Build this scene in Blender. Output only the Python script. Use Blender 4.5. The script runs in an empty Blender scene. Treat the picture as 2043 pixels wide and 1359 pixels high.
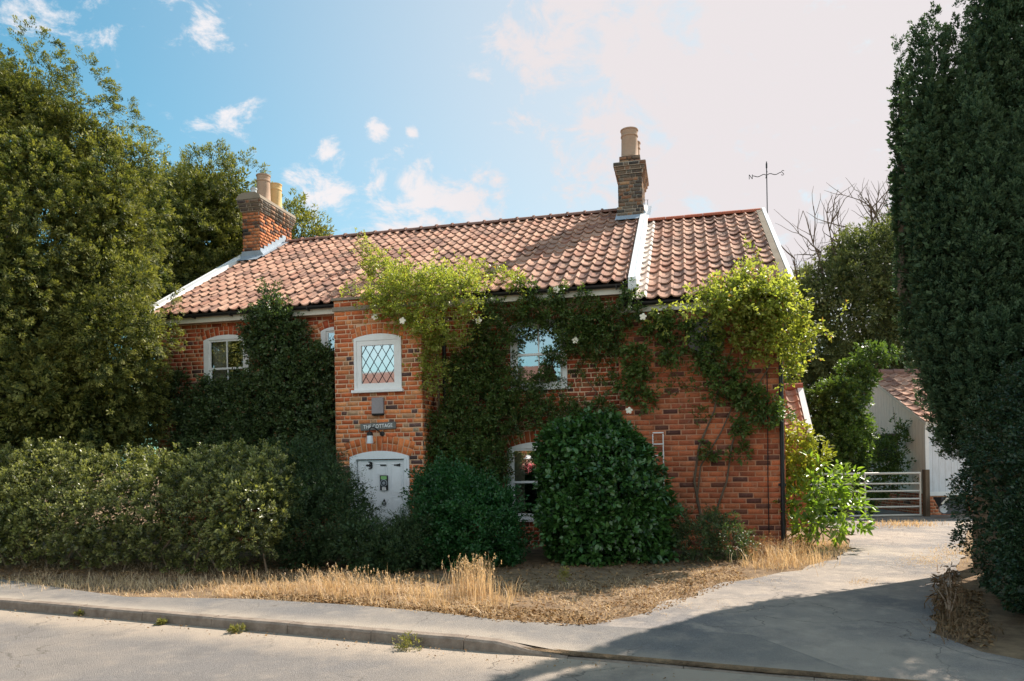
import bpy, bmesh, math, random
import numpy as np
from mathutils import Vector, Matrix
from mathutils.geometry import delaunay_2d_cdt
S = bpy.context.scene
COL = S.collection
rng = np.random.default_rng(7)
random.seed(7)
R_ = math.radians

# ------------------------------------------------------------------ camera
FPX, CX, CY = 1455.0, 1021.5, 679.5
ROLL = R_(0.92); SHIFT = 238.5; EYE = 1.6
cd = bpy.data.cameras.new('camera'); cam = bpy.data.objects.new('camera', cd); COL.objects.link(cam)
c_, s_ = math.cos(ROLL), math.sin(ROLL)
cam.matrix_world = Matrix(((c_, s_, 0, 0), (0, 0, -1, 0), (-s_, c_, 0, EYE), (0, 0, 0, 1)))
cd.sensor_width = 36; cd.lens = FPX * 36 / 2043; cd.shift_y = SHIFT / 2043
cd.clip_end = 2000; cd.clip_start = 0.05
S.camera = cam
S.view_settings.view_transform = 'Standard'; S.view_settings.look = 'None'
S.view_settings.exposure = 1.68; S.view_settings.gamma = 1.0; S.view_settings.use_curve_mapping = False

# ------------------------------------------------------------------ node helpers
class NT:
    def __init__(s, tree): s.t = tree; s.n = tree.nodes; s.l = tree.links
    def new(s, typ, **kw):
        n = s.n.new(typ)
        for k, v in kw.items():
            if k.startswith('i_'):
                key = k[2:]; key = int(key) if key.isdigit() else key.replace('_', ' ')
                n.inputs[key].default_value = v
            else: setattr(n, k, v)
        return n
    def link(s, a, b): s.l.new(a, b)
    def math(s, op, a, b=None, clamp=False):
        n = s.n.new('ShaderNodeMath'); n.operation = op; n.use_clamp = clamp
        for i, x in enumerate((a, b)):
            if x is None: continue
            if isinstance(x, (int, float)): n.inputs[i].default_value = x
            else: s.link(x, n.inputs[i])
        return n.outputs[0]
    def ramp(s, fac, stops, interp='LINEAR'):
        n = s.n.new('ShaderNodeValToRGB'); n.color_ramp.interpolation = interp
        e = n.color_ramp.elements
        while len(e) < len(stops): e.new(0.5)
        for i, (p, c) in enumerate(stops):
            e[i].position = p
            e[i].color = (c, c, c, 1) if isinstance(c, (int, float)) else (*c, 1)
        s.link(fac, n.inputs[0]); return n.outputs[0]
    def noise(s, scale, detail=4, rough=.55, vec=None, dist=0):
        n = s.n.new('ShaderNodeTexNoise'); n.inputs['Scale'].default_value = scale
        n.inputs['Detail'].default_value = detail; n.inputs['Roughness'].default_value = rough
        n.inputs['Distortion'].default_value = dist
        if vec is not None: s.link(vec, n.inputs['Vector'])
        return n.outputs['Fac']
    def mix(s, fac, a, b, blend='MIX'):
        n = s.n.new('ShaderNodeMix'); n.data_type = 'RGBA'; n.blend_type = blend
        for sock, x in ((n.inputs[0], fac), (n.inputs[6], a), (n.inputs[7], b)):
            if isinstance(x, (int, float)): sock.default_value = x
            elif isinstance(x, tuple): sock.default_value = (*x, 1)
            else: s.link(x, sock)
        return n.outputs[2]

# ------------------------------------------------------------------ sun and sky
SUN = Vector((0.962, 0.797, 1.18)).normalized()
ELEV = math.asin(SUN.z); AZ = math.atan2(SUN.x, SUN.y)
ld = bpy.data.lights.new('sun', 'SUN'); ld.energy = 3.1; ld.angle = R_(0.5); ld.color = (1.0, 0.91, 0.80)
lo = bpy.data.objects.new('sun', ld); COL.objects.link(lo)
lo.rotation_euler = (-SUN).to_track_quat('-Z', 'Y').to_euler(); lo.location = SUN * 50
W = bpy.data.worlds.new('World'); S.world = W; W.use_nodes = True
w = NT(W.node_tree); w.n.clear()
sky = w.new('ShaderNodeTexSky', sky_type='NISHITA', sun_disc=False, sun_elevation=ELEV, sun_rotation=AZ,
            altitude=0, air_density=1.0, dust_density=1.2, ozone_density=1.0)
def pixdir(u, v):
    px = (u - CX) / FPX; py = (CY - v + SHIFT) / FPX
    return Vector((px * c_ + py * s_, 1, -px * s_ + py * c_)).normalized()
geo = w.new('ShaderNodeTexCoord')
dirv = geo.outputs['Generated']
mpg = w.new('ShaderNodeMapping'); mpg.inputs['Scale'].default_value = (1, 1, 1.5); mpg.inputs['Rotation'].default_value = (0, .25, 0); w.link(dirv, mpg.inputs[0])
n1 = w.noise(5.5, 8, .62, dirv, .25)
n2 = w.noise(15, 9, .66, mpg.outputs[0], .35)
cn = w.math('ADD', w.math('MULTIPLY', n1, .25), w.math('MULTIPLY', n2, .78))
spots = [(1110, 95, .085, 1), (1150, 55, .06, .9), (645, 385, .045, 1), (755, 362, .028, 1), (820, 405, .06, 1), (920, 400, .055, 1), (990, 360, .03, .8),
         (755, 262, .016, 1), (648, 300, .02, 1), (822, 266, .009, .9), (500, 262, .03, .75), (460, 243, .02, .7), (60, 30, .09, .62), (430, 10, .05, .75), (395, 295, .045, .55), (700, 350, .008, .8), (860, 430, .07, .8), (330, 5, .04, .7)]
tot = None
for (u, v, r, a) in spots:
    d = pixdir(u, v)
    vm = w.new('ShaderNodeVectorMath', operation='DISTANCE'); w.link(dirv, vm.inputs[0]); vm.inputs[1].default_value = d
    m = w.new('ShaderNodeMapRange', interpolation_type='SMOOTHSTEP'); w.link(vm.outputs['Value'], m.inputs[0])
    m.inputs[1].default_value = 0; m.inputs[2].default_value = r * 1.9; m.inputs[3].default_value = a * .68; m.inputs[4].default_value = 0
    tot = m.outputs[0] if tot is None else w.math('MAXIMUM', tot, m.outputs[0])
# bright veil of cloud round the sun
vm = w.new('ShaderNodeVectorMath', operation='DISTANCE'); w.link(dirv, vm.inputs[0]); vm.inputs[1].default_value = pixdir(1880, 60)
m = w.new('ShaderNodeMapRange', interpolation_type='SMOOTHSTEP'); w.link(vm.outputs['Value'], m.inputs[0])
m.inputs[1].default_value = .22; m.inputs[2].default_value = .66; m.inputs[3].default_value = .85; m.inputs[4].default_value = 0
veil = m.outputs[0]
tot = w.math('MAXIMUM', tot, veil)
dens = w.math('ADD', tot, w.math('MULTIPLY', w.math('SUBTRACT', cn, .51), 3.0))
mr = w.new('ShaderNodeMapRange', interpolation_type='SMOOTHSTEP'); w.link(dens, mr.inputs[0])
mr.inputs[1].default_value = .36; mr.inputs[2].default_value = .80; mr.inputs[3].default_value = 0; mr.inputs[4].default_value = 1
gate_ = w.math('MULTIPLY', mr.outputs[0], w.math('MULTIPLY', tot, 4.0, True))
skyc = w.mix(1.0, sky.outputs[0], (0.42, .84, .79), 'MULTIPLY')
cloudc = w.mix(w.math('MULTIPLY', veil, 3.0, True), (4.1, 3.95, 4.0), (3.6, 3.34, 3.38))
col = w.mix(w.math('MULTIPLY', gate_, .96), skyc, cloudc)
# broad pale glow towards the sun
m2 = w.new('ShaderNodeMapRange', interpolation_type='SMOOTHSTEP'); w.link(vm.outputs['Value'], m2.inputs[0])
m2.inputs[1].default_value = .25; m2.inputs[2].default_value = 1.05; m2.inputs[3].default_value = .75; m2.inputs[4].default_value = 0
col = w.mix(m2.outputs[0], col, (3.5, 3.25, 3.3))
# added fill for the shaded facade: bright broken cloud in the unseen sky behind
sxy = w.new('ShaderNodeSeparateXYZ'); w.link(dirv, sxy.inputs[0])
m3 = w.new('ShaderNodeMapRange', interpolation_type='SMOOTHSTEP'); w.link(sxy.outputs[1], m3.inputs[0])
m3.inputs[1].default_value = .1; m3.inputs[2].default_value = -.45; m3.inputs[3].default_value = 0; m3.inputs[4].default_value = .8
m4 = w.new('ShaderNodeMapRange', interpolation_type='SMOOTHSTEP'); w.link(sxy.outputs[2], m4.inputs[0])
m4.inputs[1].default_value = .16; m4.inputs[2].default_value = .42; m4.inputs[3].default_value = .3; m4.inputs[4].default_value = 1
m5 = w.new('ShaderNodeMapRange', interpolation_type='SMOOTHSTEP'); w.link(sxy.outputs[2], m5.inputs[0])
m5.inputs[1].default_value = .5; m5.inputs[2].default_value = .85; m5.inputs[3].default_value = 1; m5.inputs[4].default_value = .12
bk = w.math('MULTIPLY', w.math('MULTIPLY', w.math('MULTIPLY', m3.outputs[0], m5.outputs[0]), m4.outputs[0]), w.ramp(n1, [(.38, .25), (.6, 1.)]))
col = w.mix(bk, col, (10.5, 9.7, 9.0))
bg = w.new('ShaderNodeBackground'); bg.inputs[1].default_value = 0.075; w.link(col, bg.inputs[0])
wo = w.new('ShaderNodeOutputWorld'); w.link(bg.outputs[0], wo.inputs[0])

# ------------------------------------------------------------------ frames
YAW = R_(13.5)
O = np.array([4.454, 11.910, 0.0])
RX = np.array([math.cos(YAW), -math.sin(YAW), 0]); BY = np.array([math.sin(YAW), math.cos(YAW), 0])
def ray(u, v):
    px = (u - CX) / FPX; py = (CY - v + SHIFT) / FPX
    return np.array([px * c_ + py * s_, 1., -px * s_ + py * c_])
def at(u, v, d): return np.array([0, 0, EYE]) + ray(u, v) * d
def grd(u, v, z=0.08):
    r = ray(u, v); return np.array([0, 0, EYE]) + r * ((z - EYE) / r[2])
def fac(u, v, Y=0.):          # a point of the photo on the cottage plane Y, in cottage coordinates
    r = ray(u, v); c = np.array([0, 0, EYE]); t = (O + BY * Y - c).dot(BY) / r.dot(BY); p = c + r * t - O
    return np.array([p.dot(RX), Y, p[2]])
def loc2w(p): p = np.asarray(p, float); return O + np.outer(p[..., 0].ravel(), RX).reshape(p.shape) + np.outer(p[..., 1].ravel(), BY).reshape(p.shape) + np.stack([0 * p[..., 0], 0 * p[..., 0], p[..., 2]], -1)

# ------------------------------------------------------------------ object helpers
def tag(o, label=None, cat=None, group=None, kind=None):
    if label: o['label'] = label
    if cat: o['category'] = cat
    if group: o['group'] = group
    if kind: o['kind'] = kind
    return o
def empty(name, loc=(0, 0, 0), rz=0, label=None, cat=None, group=None):
    o = bpy.data.objects.new(name, None); COL.objects.link(o); o.location = loc; o.rotation_euler = (0, 0, rz)
    o.empty_display_size = .2
    return tag(o, label, cat, group)
def link(name, me, parent=None, mat=None):
    o = bpy.data.objects.new(name, me); COL.objects.link(o)
    if parent is not None: o.parent = parent
    if mat is not None: me.materials.append(mat)
    return o
def npmesh(name, V, F, mat, parent=None, smooth=False, attr=None, uv=None):
    """V (n,3); F list of arrays, each (m,k)"""
    me = bpy.data.meshes.new(name)
    if not isinstance(F, list): F = [F]
    V = np.asarray(V, np.float32)
    me.vertices.add(len(V)); me.vertices.foreach_set('co', V.ravel())
    loops = np.concatenate([f.ravel() for f in F]).astype(np.int32)
    sizes = np.concatenate([np.full(len(f), f.shape[1], np.int32) for f in F])
    me.loops.add(len(loops)); me.loops.foreach_set('vertex_index', loops)
    me.polygons.add(len(sizes)); st = np.concatenate([[0], np.cumsum(sizes)[:-1]]).astype(np.int32)
    me.polygons.foreach_set('loop_start', st)
    try: me.polygons.foreach_set('loop_total', sizes)
    except Exception: pass
    if smooth: me.polygons.foreach_set('use_smooth', np.ones(len(sizes), bool))
    if attr is not None:
        a = me.color_attributes.new('lc', 'FLOAT_COLOR', 'POINT'); a.data.foreach_set('color', np.asarray(attr, np.float32).ravel())
    me.update(calc_edges=True)
    return link(name, me, parent, mat)
class MB:
    def __init__(s): s.v = []; s.f = []; s.n = 0
    def add(s, V, F):
        V = np.asarray(V, float)
        for f in F: s.f.append([i + s.n for i in f])
        s.v.append(V); s.n += len(V); return s
    def box(s, a, b, bev=0):
        x0, y0, z0 = np.minimum(a, b); x1, y1, z1 = np.maximum(a, b)
        V = [(x0, y0, z0), (x1, y0, z0), (x1, y1, z0), (x0, y1, z0), (x0, y0, z1), (x1, y0, z1), (x1, y1, z1), (x0, y1, z1)]
        return s.add(V, [(0, 3, 2, 1), (4, 5, 6, 7), (0, 1, 5, 4), (1, 2, 6, 5), (2, 3, 7, 6), (3, 0, 4, 7)])
    def prism(s, poly, axis, a, b):
        """poly: list of 2D points, extruded along axis from a to b. axis 'y': poly=(x,z); 'x': (y,z); 'z': (x,y)"""
        n = len(poly)
        def mk(p, t):
            return {'y': (p[0], t, p[1]), 'x': (t, p[0], p[1]), 'z': (p[0], p[1], t)}[axis]
        V = [mk(p, a) for p in poly] + [mk(p, b) for p in poly]
        F = [tuple(range(n))[::-1], tuple(range(n, 2 * n))] + [(i, (i + 1) % n, n + (i + 1) % n, n + i) for i in range(n)]
        return s.add(V, F)
    def tube(s, pts, r, seg=8, cap=True):
        pts = [np.asarray(p, float) for p in pts]; rr = r if hasattr(r, '__len__') else [r] * len(pts)
        V = []; up = None
        for i, p in enumerate(pts):
            d = pts[min(i + 1, len(pts) - 1)] - pts[max(i - 1, 0)]; d = d / (np.linalg.norm(d) + 1e-9)
            if up is None: up = np.array([0, 0, 1.]) if abs(d[2]) < .9 else np.array([1., 0, 0])
            a = np.cross(d, up); a /= np.linalg.norm(a) + 1e-9; b = np.cross(a, d); up = b
            for k in range(seg):
                t = 2 * math.pi * k / seg; V.append(p + rr[i] * (a * math.cos(t) + b * math.sin(t)))
        F = []
        for i in range(len(pts) - 1):
            for k in range(seg): F.append((i * seg + k, i * seg + (k + 1) % seg, (i + 1) * seg + (k + 1) % seg, (i + 1) * seg + k))
        if cap: F += [tuple(range(seg))[::-1], tuple(range((len(pts) - 1) * seg, len(pts) * seg))]
        return s.add(V, F)
    def lathe(s, c, prof, seg=24, axis='z'):
        V = []; F = []
        for (r, h) in prof:
            for k in range(seg):
                t = 2 * math.pi * k / seg
                if axis == 'z': V.append((c[0] + r * math.cos(t), c[1] + r * math.sin(t), c[2] + h))
                else: V.append((c[0] + r * math.cos(t), c[1] + h, c[2] + r * math.sin(t)))
        for i in range(len(prof) - 1):
            for k in range(seg): F.append((i * seg + k, i * seg + (k + 1) % seg, (i + 1) * seg + (k + 1) % seg, (i + 1) * seg + k))
        return s.add(V, F)
    def build(s, name, mat, parent=None, smooth=False, bevel=0, sub=None):
        me = bpy.data.meshes.new(name)
        V = np.concatenate(s.v) if s.v else np.zeros((0, 3))
        me.from_pydata([tuple(v) for v in V], [], s.f)
        bm = bmesh.new(); bm.from_mesh(me); bmesh.ops.recalc_face_normals(bm, faces=bm.faces)
        if bevel: bmesh.ops.bevel(bm, geom=[e for e in bm.edges], offset=bevel, segments=1, affect='EDGES')
        bm.to_mesh(me); bm.free()
        o = link(name, me, parent, mat)
        if smooth:
            me.polygons.foreach_set('use_smooth', np.ones(len(me.polygons), bool))
            m = o.modifiers.new('es', 'EDGE_SPLIT'); m.split_angle = R_(40)
        return o

# ------------------------------------------------------------------ materials
MATS = {}
def mat(name, fn):
    if name in MATS: return MATS[name]
    m = bpy.data.materials.new(name); m.use_nodes = True; t = NT(m.node_tree); t.n.clear()
    out = t.new('ShaderNodeOutputMaterial'); sh = fn(t); t.link(sh, out.inputs[0]); MATS[name] = m; return m
def pbr(t, color, rough=.7, spec=.3, metal=0, bump=None, bstr=.3, bdist=.01, normal=None):
    b = t.new('ShaderNodeBsdfPrincipled')
    for sock, x in (('Base Color', color), ('Roughness', rough)):
        if isinstance(x, tuple): b.inputs[sock].default_value = (*x, 1)
        elif isinstance(x, (int, float)): b.inputs[sock].default_value = x
        else: t.link(x, b.inputs[sock])
    b.inputs['Specular IOR Level'].default_value = spec; b.inputs['Metallic'].default_value = metal
    if bump is not None:
        bn = t.new('ShaderNodeBump'); bn.inputs['Strength'].default_value = bstr; bn.inputs['Distance'].default_value = bdist
        t.link(bump, bn.inputs['Height']); t.link(bn.outputs[0], b.inputs['Normal'])
    return b.outputs[0]
def objco(t, sc=None):
    c = t.new('ShaderNodeTexCoord').outputs['Object']
    if sc:
        m = t.new('ShaderNodeMapping'); t.link(c, m.inputs[0]); m.inputs['Scale'].default_value = sc; return m.outputs[0]
    return c
def paint(name, c, rough=.5, dirt=.25, spec=.4):
    def f(t):
        co = objco(t); n = t.noise(3, 6, .65, co); n2 = t.noise(40, 4, .6, co)
        d = t.math('MULTIPLY', t.ramp(n, [(.45, 0.), (.75, 1.)]), dirt)
        dd = t.math('ADD', d, t.math('MULTIPLY', t.ramp(n2, [(.5, 0.), (.8, 1.)]), dirt * .5), True)
        col = t.mix(dd, c, (c[0] * .5, c[1] * .47, c[2] * .42))
        return pbr(t, col, rough, spec, bump=n2, bstr=.15)
    return mat(name, f)
def leafmat(name, dark, light, tip=None, tr=.35, rough=.5, spec=.35, trc=None, brown=None):
    def f(t):
        a = t.new('ShaderNodeAttribute', attribute_name='lc'); sx = t.new('ShaderNodeSeparateColor'); t.link(a.outputs['Color'], sx.inputs[0])
        f0 = t.math('ADD', t.math('MULTIPLY', sx.outputs[0], .45), t.math('MULTIPLY', sx.outputs[1], .55))
        col = t.mix(f0, dark, light)
        if tip: col = t.mix(t.ramp(sx.outputs[2], [(.3, 0.), (1., 1.)]), col, tip)
        if brown: col = t.mix(t.ramp(sx.outputs[0], [(brown[3], 0.), (brown[3] + .02, 1.)]), col, brown[:3])
        b = t.new('ShaderNodeBsdfPrincipled'); t.link(col, b.inputs['Base Color']); b.inputs['Roughness'].default_value = rough
        b.inputs['Specular IOR Level'].default_value = spec
        tl = t.new('ShaderNodeBsdfTranslucent'); t.link(t.mix(1.0, col, trc or (1.5, 1.6, .7), 'MULTIPLY'), tl.inputs[0])
        mx = t.new('ShaderNodeMixShader'); mx.inputs[0].default_value = tr; t.link(b.outputs[0], mx.inputs[1]); t.link(tl.outputs[0], mx.inputs[2])
        return mx.outputs[0]
    return mat(name, f)
def brickmat(name, ramp, soot=0, stain=.35, warm=0):
    def f(t):
        a = t.new('ShaderNodeAttribute', attribute_name='lc'); sx = t.new('ShaderNodeSeparateColor'); t.link(a.outputs['Color'], sx.inputs[0])
        co = objco(t)
        c = t.ramp(sx.outputs[0], ramp)
        c = t.mix(1.0, c, t.ramp(sx.outputs[1], [(0., .86), (1., 1.36)]), 'MULTIPLY'); c = t.mix(1.0, c, (1.05, 1.14, 1.0), 'MULTIPLY')
        n = t.noise(1.1, 5, .65, co); n2 = t.noise(45, 5, .7, co)
        c = t.mix(t.math('MULTIPLY', t.ramp(n, [(.42, 0.), (.66, 1.)]), min(1, stain * 1.45)), c, (.12, .06, .048))
        c = t.mix(1.0, c, t.ramp(n2, [(.25, .68), (.7, 1.15)]), 'MULTIPLY')
        c = t.mix(t.math('MULTIPLY', t.ramp(t.noise(9, 4, .7, co), [(.6, 0.), (.72, 1.)]), .35), c, (.45, .33, .25))
        return pbr(t, c, .9, .12, bump=n2, bstr=.5, bdist=.004)
    return mat(name, f)
RED = [(0., (.07, .038, .04)), (.10, (.14, .05, .045)), (.13, (.30, .056, .032)), (.45, (.40, .075, .036)), (.75, (.48, .10, .042)), (.93, (.52, .15, .065)), (1., (.38, .22, .14))]
M_brick = brickmat('old_red_brick', RED)
M_brick_porch = brickmat('porch_brick', [(0., (.09, .06, .07)), (.08, (.16, .07, .06)), (.11, (.40, .09, .045)), (.4, (.56, .13, .055)), (.75, (.66, .19, .075)), (.93, (.60, .24, .12)), (1., (.36, .26, .2))], stain=.22)
M_brick_wing = brickmat('wing_brick', [(0., (.10, .04, .04)), (.12, (.20, .07, .05)), (.15, (.40, .10, .055)), (.6, (.52, .14, .07)), (1., (.58, .18, .095))], stain=.4)
M_brick_soot = brickmat('sooty_brick', [(0., (.05, .045, .05)), (.35, (.11, .09, .085)), (.6, (.17, .12, .10)), (.8, (.26, .11, .07)), (1., (.34, .2, .13))], stain=.25)
M_brick_chim = brickmat('chimney_brick', [(0., (.04, .04, .045)), (.2, (.12, .06, .05)), (.26, (.40, .12, .06)), (1., (.56, .20, .10))], stain=.2)
def mort(name, c):
    def f(t):
        co = objco(t); n = t.noise(2, 5, .6, co); n2 = t.noise(60, 4, .7, co)
        col = t.mix(t.ramp(n, [(.35, 0.), (.75, 1.)]), c, (c[0] * .62, c[1] * .56, c[2] * .52))
        return pbr(t, col, .95, .1, bump=n2, bstr=.3, bdist=.004)
    return mat(name, f)
M_mortar = mort('lime_mortar', (.74, .50, .34)); M_mortar_wing = mort('wing_mortar', (.56, .29, .18)); M_mortar_soot = mort('old_mortar', (.42, .36, .30))
def tilef(cA, cB, cC, lich=.5):
    def f(t):
        a = t.new('ShaderNodeAttribute', attribute_name='lc'); sx = t.new('ShaderNodeSeparateColor'); t.link(a.outputs['Color'], sx.inputs[0])
        co = objco(t)
        c = t.ramp(sx.outputs[0], [(0., cC), (.18, cA), (.6, cB), (1., (cB[0] * 1.1, cB[1] * 1.12, cB[2] * 1.15))])
        n = t.noise(1.6, 5, .6, co); n2 = t.noise(26, 5, .7, co); n3 = t.noise(7, 5, .7, co)
        c = t.mix(t.math('MULTIPLY', t.ramp(n3, [(.5, 0.), (.68, 1.)]), lich), c, (.17, .105, .085))
        c = t.mix(t.math('MULTIPLY', t.ramp(n2, [(.56, 0.), (.7, 1.)]), .5), c, (.55, .40, .32))
        c = t.mix(t.math('MULTIPLY', t.ramp(n, [(.46, 0.), (.66, 1.)]), .6), c, (.16, .105, .09)); c = t.mix(t.math('MULTIPLY', t.ramp(t.noise(14, 6, .75, co), [(.60, 0.), (.68, 1.)]), .55), c, (.20, .19, .12))
        c = t.mix(t.math('MULTIPLY', sx.outputs[2], .85), c, (.75, .68, .62))
        return pbr(t, c, .92, .12, bump=n2, bstr=.5, bdist=.006)
    return f
M_tile = mat('clay_pantile', tilef((.37, .185, .13), (.47, .27, .19), (.18, .10, .08), .6))
M_ridge = mat('ridge_tile_clay', tilef((.36, .18, .12), (.46, .26, .19), (.25, .13, .1), .7))
M_ridge_new = mat('orange_ridge_clay', tilef((.50, .15, .07), (.58, .20, .10), (.40, .11, .06), .25))
M_white = paint('white_paint', (.82, .81, .80), .5, .28)
M_white_wood = paint('white_door_paint', (.80, .82, .84), .45, .22)
M_cream = paint('cream_paint', (.66, .60, .50), .55, .22)
M_black = paint('black_plastic', (.018, .018, .02), .4, .05)
M_iron = paint('black_iron', (.015, .015, .016), .5, .05)
M_lead = paint('lead_flashing', (.33, .38, .44), .5, .35)
M_pot = paint('buff_clay_pot', (.42, .28, .20), .85, .4, .15)
M_pot_y = paint('yellow_clay_pot', (.62, .42, .20), .85, .25, .15)
M_metal = paint('galvanised_metal', (.5, .52, .54), .4, .3)
M_stone = paint('grey_stone', (.33, .30, .31), .9, .45, .1)
M_cem = paint('mossy_cement', (.28, .23, .18), .95, .6, .05)
M_sign = paint('grey_slate_sign', (.16, .16, .15), .7, .3)
M_curt = paint('cream_curtain', (.55, .49, .40), .9, .15, .05)
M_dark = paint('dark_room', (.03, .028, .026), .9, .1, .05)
M_bark = mat('bark', lambda t: pbr(t, t.mix(t.noise(20, 5, .7, objco(t, (1, 1, .25))), (.07, .05, .035), (.24, .18, .13)), .95, .1, bump=t.noise(30, 5, .7, objco(t, (1, 1, .2))), bstr=.8, bdist=.02))
M_twig = mat('dry_twig', lambda t: pbr(t, (.30, .22, .16), .95, .05))
def glassf(t):
    gl = t.new('ShaderNodeBsdfGlossy'); gl.inputs['Roughness'].default_value = .015; gl.inputs['Color'].default_value = (.95, .97, 1, 1)
    co = objco(t); bn = t.new('ShaderNodeBump'); bn.inputs['Strength'].default_value = .02; bn.inputs['Distance'].default_value = .02
    t.link(t.noise(3, 2, .5, co), bn.inputs['Height']); t.link(bn.outputs[0], gl.inputs['Normal'])
    tr = t.new('ShaderNodeBsdfTransparent'); tr.inputs[0].default_value = (.8, .84, .82, 1)
    m = t.new('ShaderNodeMixShader'); m.inputs[0].default_value = .4; t.link(tr.outputs[0], m.inputs[1]); t.link(gl.outputs[0], m.inputs[2]); return m.outputs[0]
M_glass = mat('window_glass', glassf)
M_opal = mat('white_lamp_glass', lambda t: pbr(t, (.75, .8, .85), .25, .5))

# ------------------------------------------------------------------ ground
K0 = np.array([0.17, 5.93]); KD = np.array([.9305, -.3663]); KN = np.array([.3663, .9305])   # kerb line, away from the road
def ss(x, a, b): t = np.clip((x - a) / (b - a), 0, 1); return t * t * (3 - 2 * t)
def gz(x, y):
    a = (x - K0[0]) * KD[0] + (y - K0[1]) * KD[1]; d = (x - K0[0]) * KN[0] + (y - K0[1]) * KN[1]
    return   .085 - .076 * ss(a, -.55, .5) * (1 - ss(d, .1, 1.6))
def sheet(name, poly, dz, m, step=.35, lo=None):
    poly = [np.array(p[:2], float) for p in poly]
    P = [Vector(p) for p in poly]; n = len(P); edges = [(i, (i + 1) % n) for i in range(n)]
    xs = [p[0] for p in poly]; ys = [p[1] for p in poly]
    for x in np.arange(max(min(xs), -14) + step / 2, min(max(xs), 14), step):
        for y in np.arange(max(min(ys), 4) + step / 2, min(max(ys), 20), step): P.append(Vector((x + rng.uniform(-.03, .03), y + rng.uniform(-.03, .03))))
    V, E_, F, *_ = delaunay_2d_cdt(P, edges, [], 1, 1e-4)
    V = np.array([(v.x, v.y, gz(v.x, v.y) + dz) for v in V])
    me = bpy.data.meshes.new(name); me.from_pydata([tuple(v) for v in V], [], F)
    bm = bmesh.new(); bm.from_mesh(me)
    for f in bm.faces:
        f.normal_update()
        if f.normal.z < 0: f.normal_flip()
        f.smooth = True
    bm.to_mesh(me); bm.free()
    return tag(link(name, me, None, m), kind='structure')
def wob(pts, amp=.06, step=.25):
    out = []
    for i in range(len(pts) - 1):
        a, b = np.array(pts[i][:2], float), np.array(pts[i + 1][:2], float); L = np.linalg.norm(b - a); k = max(1, int(L / step))
        for j in range(k):
            out.append(a + (b - a) * j / k + rng.normal(0, amp, 2))
    out.append(np.array(pts[-1][:2], float)); return out
def asphf(base, tan, tanamt, fine=.5, axis=None, wd=False):
    def f(t):
        co = objco(t); n = t.noise(.55, 5, .6, co); n2 = t.noise(90, 3, .7, co); n3 = t.noise(5, 5, .65, co); vo = t.new('ShaderNodeTexVoronoi'); vo.inputs['Scale'].default_value = 150; t.link(co, vo.inputs['Vector'])
        c = t.mix(t.ramp(vo.outputs['Color'], [(.1, 0.), (.9, 1.)]), tuple(x * .72 for x in base), tuple(min(1, x * 1.28) for x in base))
        c = t.mix(t.math('MULTIPLY', t.ramp(n2, [(.35, 0.), (.65, 1.)]), .5), c, tuple(x * .6 for x in base))
        c = t.mix(t.math('MULTIPLY', t.ramp(n, [(.42, 0.), (.62, 1.)]), tanamt), c, tan)
        c = t.mix(t.math('MULTIPLY', t.ramp(n3, [(.5, 0.), (.7, 1.)]), tanamt * .8), c, tuple(x * 1.1 for x in tan))
        if axis:   # object coordinate y = distance from the kerb
            sx = t.new('ShaderNodeSeparateXYZ'); t.link(co, sx.inputs[0])
            dy = sx.outputs[1]
            if wd: dy = t.math('SUBTRACT', t.math('ADD', t.math('MULTIPLY', sx.outputs[0], float(KN[0])), t.math('MULTIPLY', sx.outputs[1], float(KN[1]))), float(K0.dot(KN)))
            d = t.math('ADD', dy, t.math('MULTIPLY', t.math('SUBTRACT', t.noise(2.2, 6, .7, co), .5), .55))
            for (p0, p1, amt, cc) in axis:
                m = t.new('ShaderNodeMapRange', interpolation_type='SMOOTHSTEP'); t.link(d, m.inputs[0]); m.inputs[1].default_value = p0; m.inputs[2].default_value = p1; m.inputs[3].default_value = 0; m.inputs[4].default_value = amt
                c = t.mix(m.outputs[0], c, cc)
        cr = t.new('ShaderNodeTexVoronoi', feature='DISTANCE_TO_EDGE'); cr.inputs['Scale'].default_value = .55
        ad = t.new('ShaderNodeVectorMath', operation='ADD'); nn = t.new('ShaderNodeTexNoise'); nn.inputs['Scale'].default_value = 1.6; nn.inputs['Detail'].default_value = 6; t.link(co, nn.inputs['Vector'])
        t.link(co, ad.inputs[0]); t.link(nn.outputs['Color'], ad.inputs[1]); t.link(ad.outputs[0], cr.inputs['Vector'])
        ck = t.ramp(cr.outputs['Distance'], [(0., 1.), (.006, 0.)])
        c = t.mix(t.math('MULTIPLY', ck, t.math('MULTIPLY', t.ramp(t.noise(.5, 3, .5, co), [(.42, 0.), (.55, 1.)]), .75)), c, (.08, .068, .055)); c = t.mix(t.math('MULTIPLY', t.ramp(t.noise(1.7, 6, .7, co), [(.52, 0.), (.68, 1.)]), .45), c, tuple(x * .62 for x in base)); c = t.mix(t.math('MULTIPLY', t.ramp(t.noise(38, 3, .8, co), [(.58, 0.), (.70, 1.)]), .5), c, tuple(x * 1.6 for x in base))
        h = t.math('ADD', t.math('MULTIPLY', vo.outputs['Distance'], 1.0), n2)
        return pbr(t, c, .9, .2, bump=h, bstr=.6, bdist=.008)
    return f
TAN = (.46, .36, .26)
M_road = mat('road_asphalt', asphf((.185, .168, .158), (.27, .225, .185), .5, axis=[(-.7, -.1, .85, (.38, .305, .235))]))
M_pave = mat('pavement_asphalt', asphf((.18, .168, .162), (.31, .26, .21), .5, axis=[(.5, .1, .85, (.36, .30, .24)), (1.1, 1.8, .85, (.38, .31, .24))], wd=True))
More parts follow.
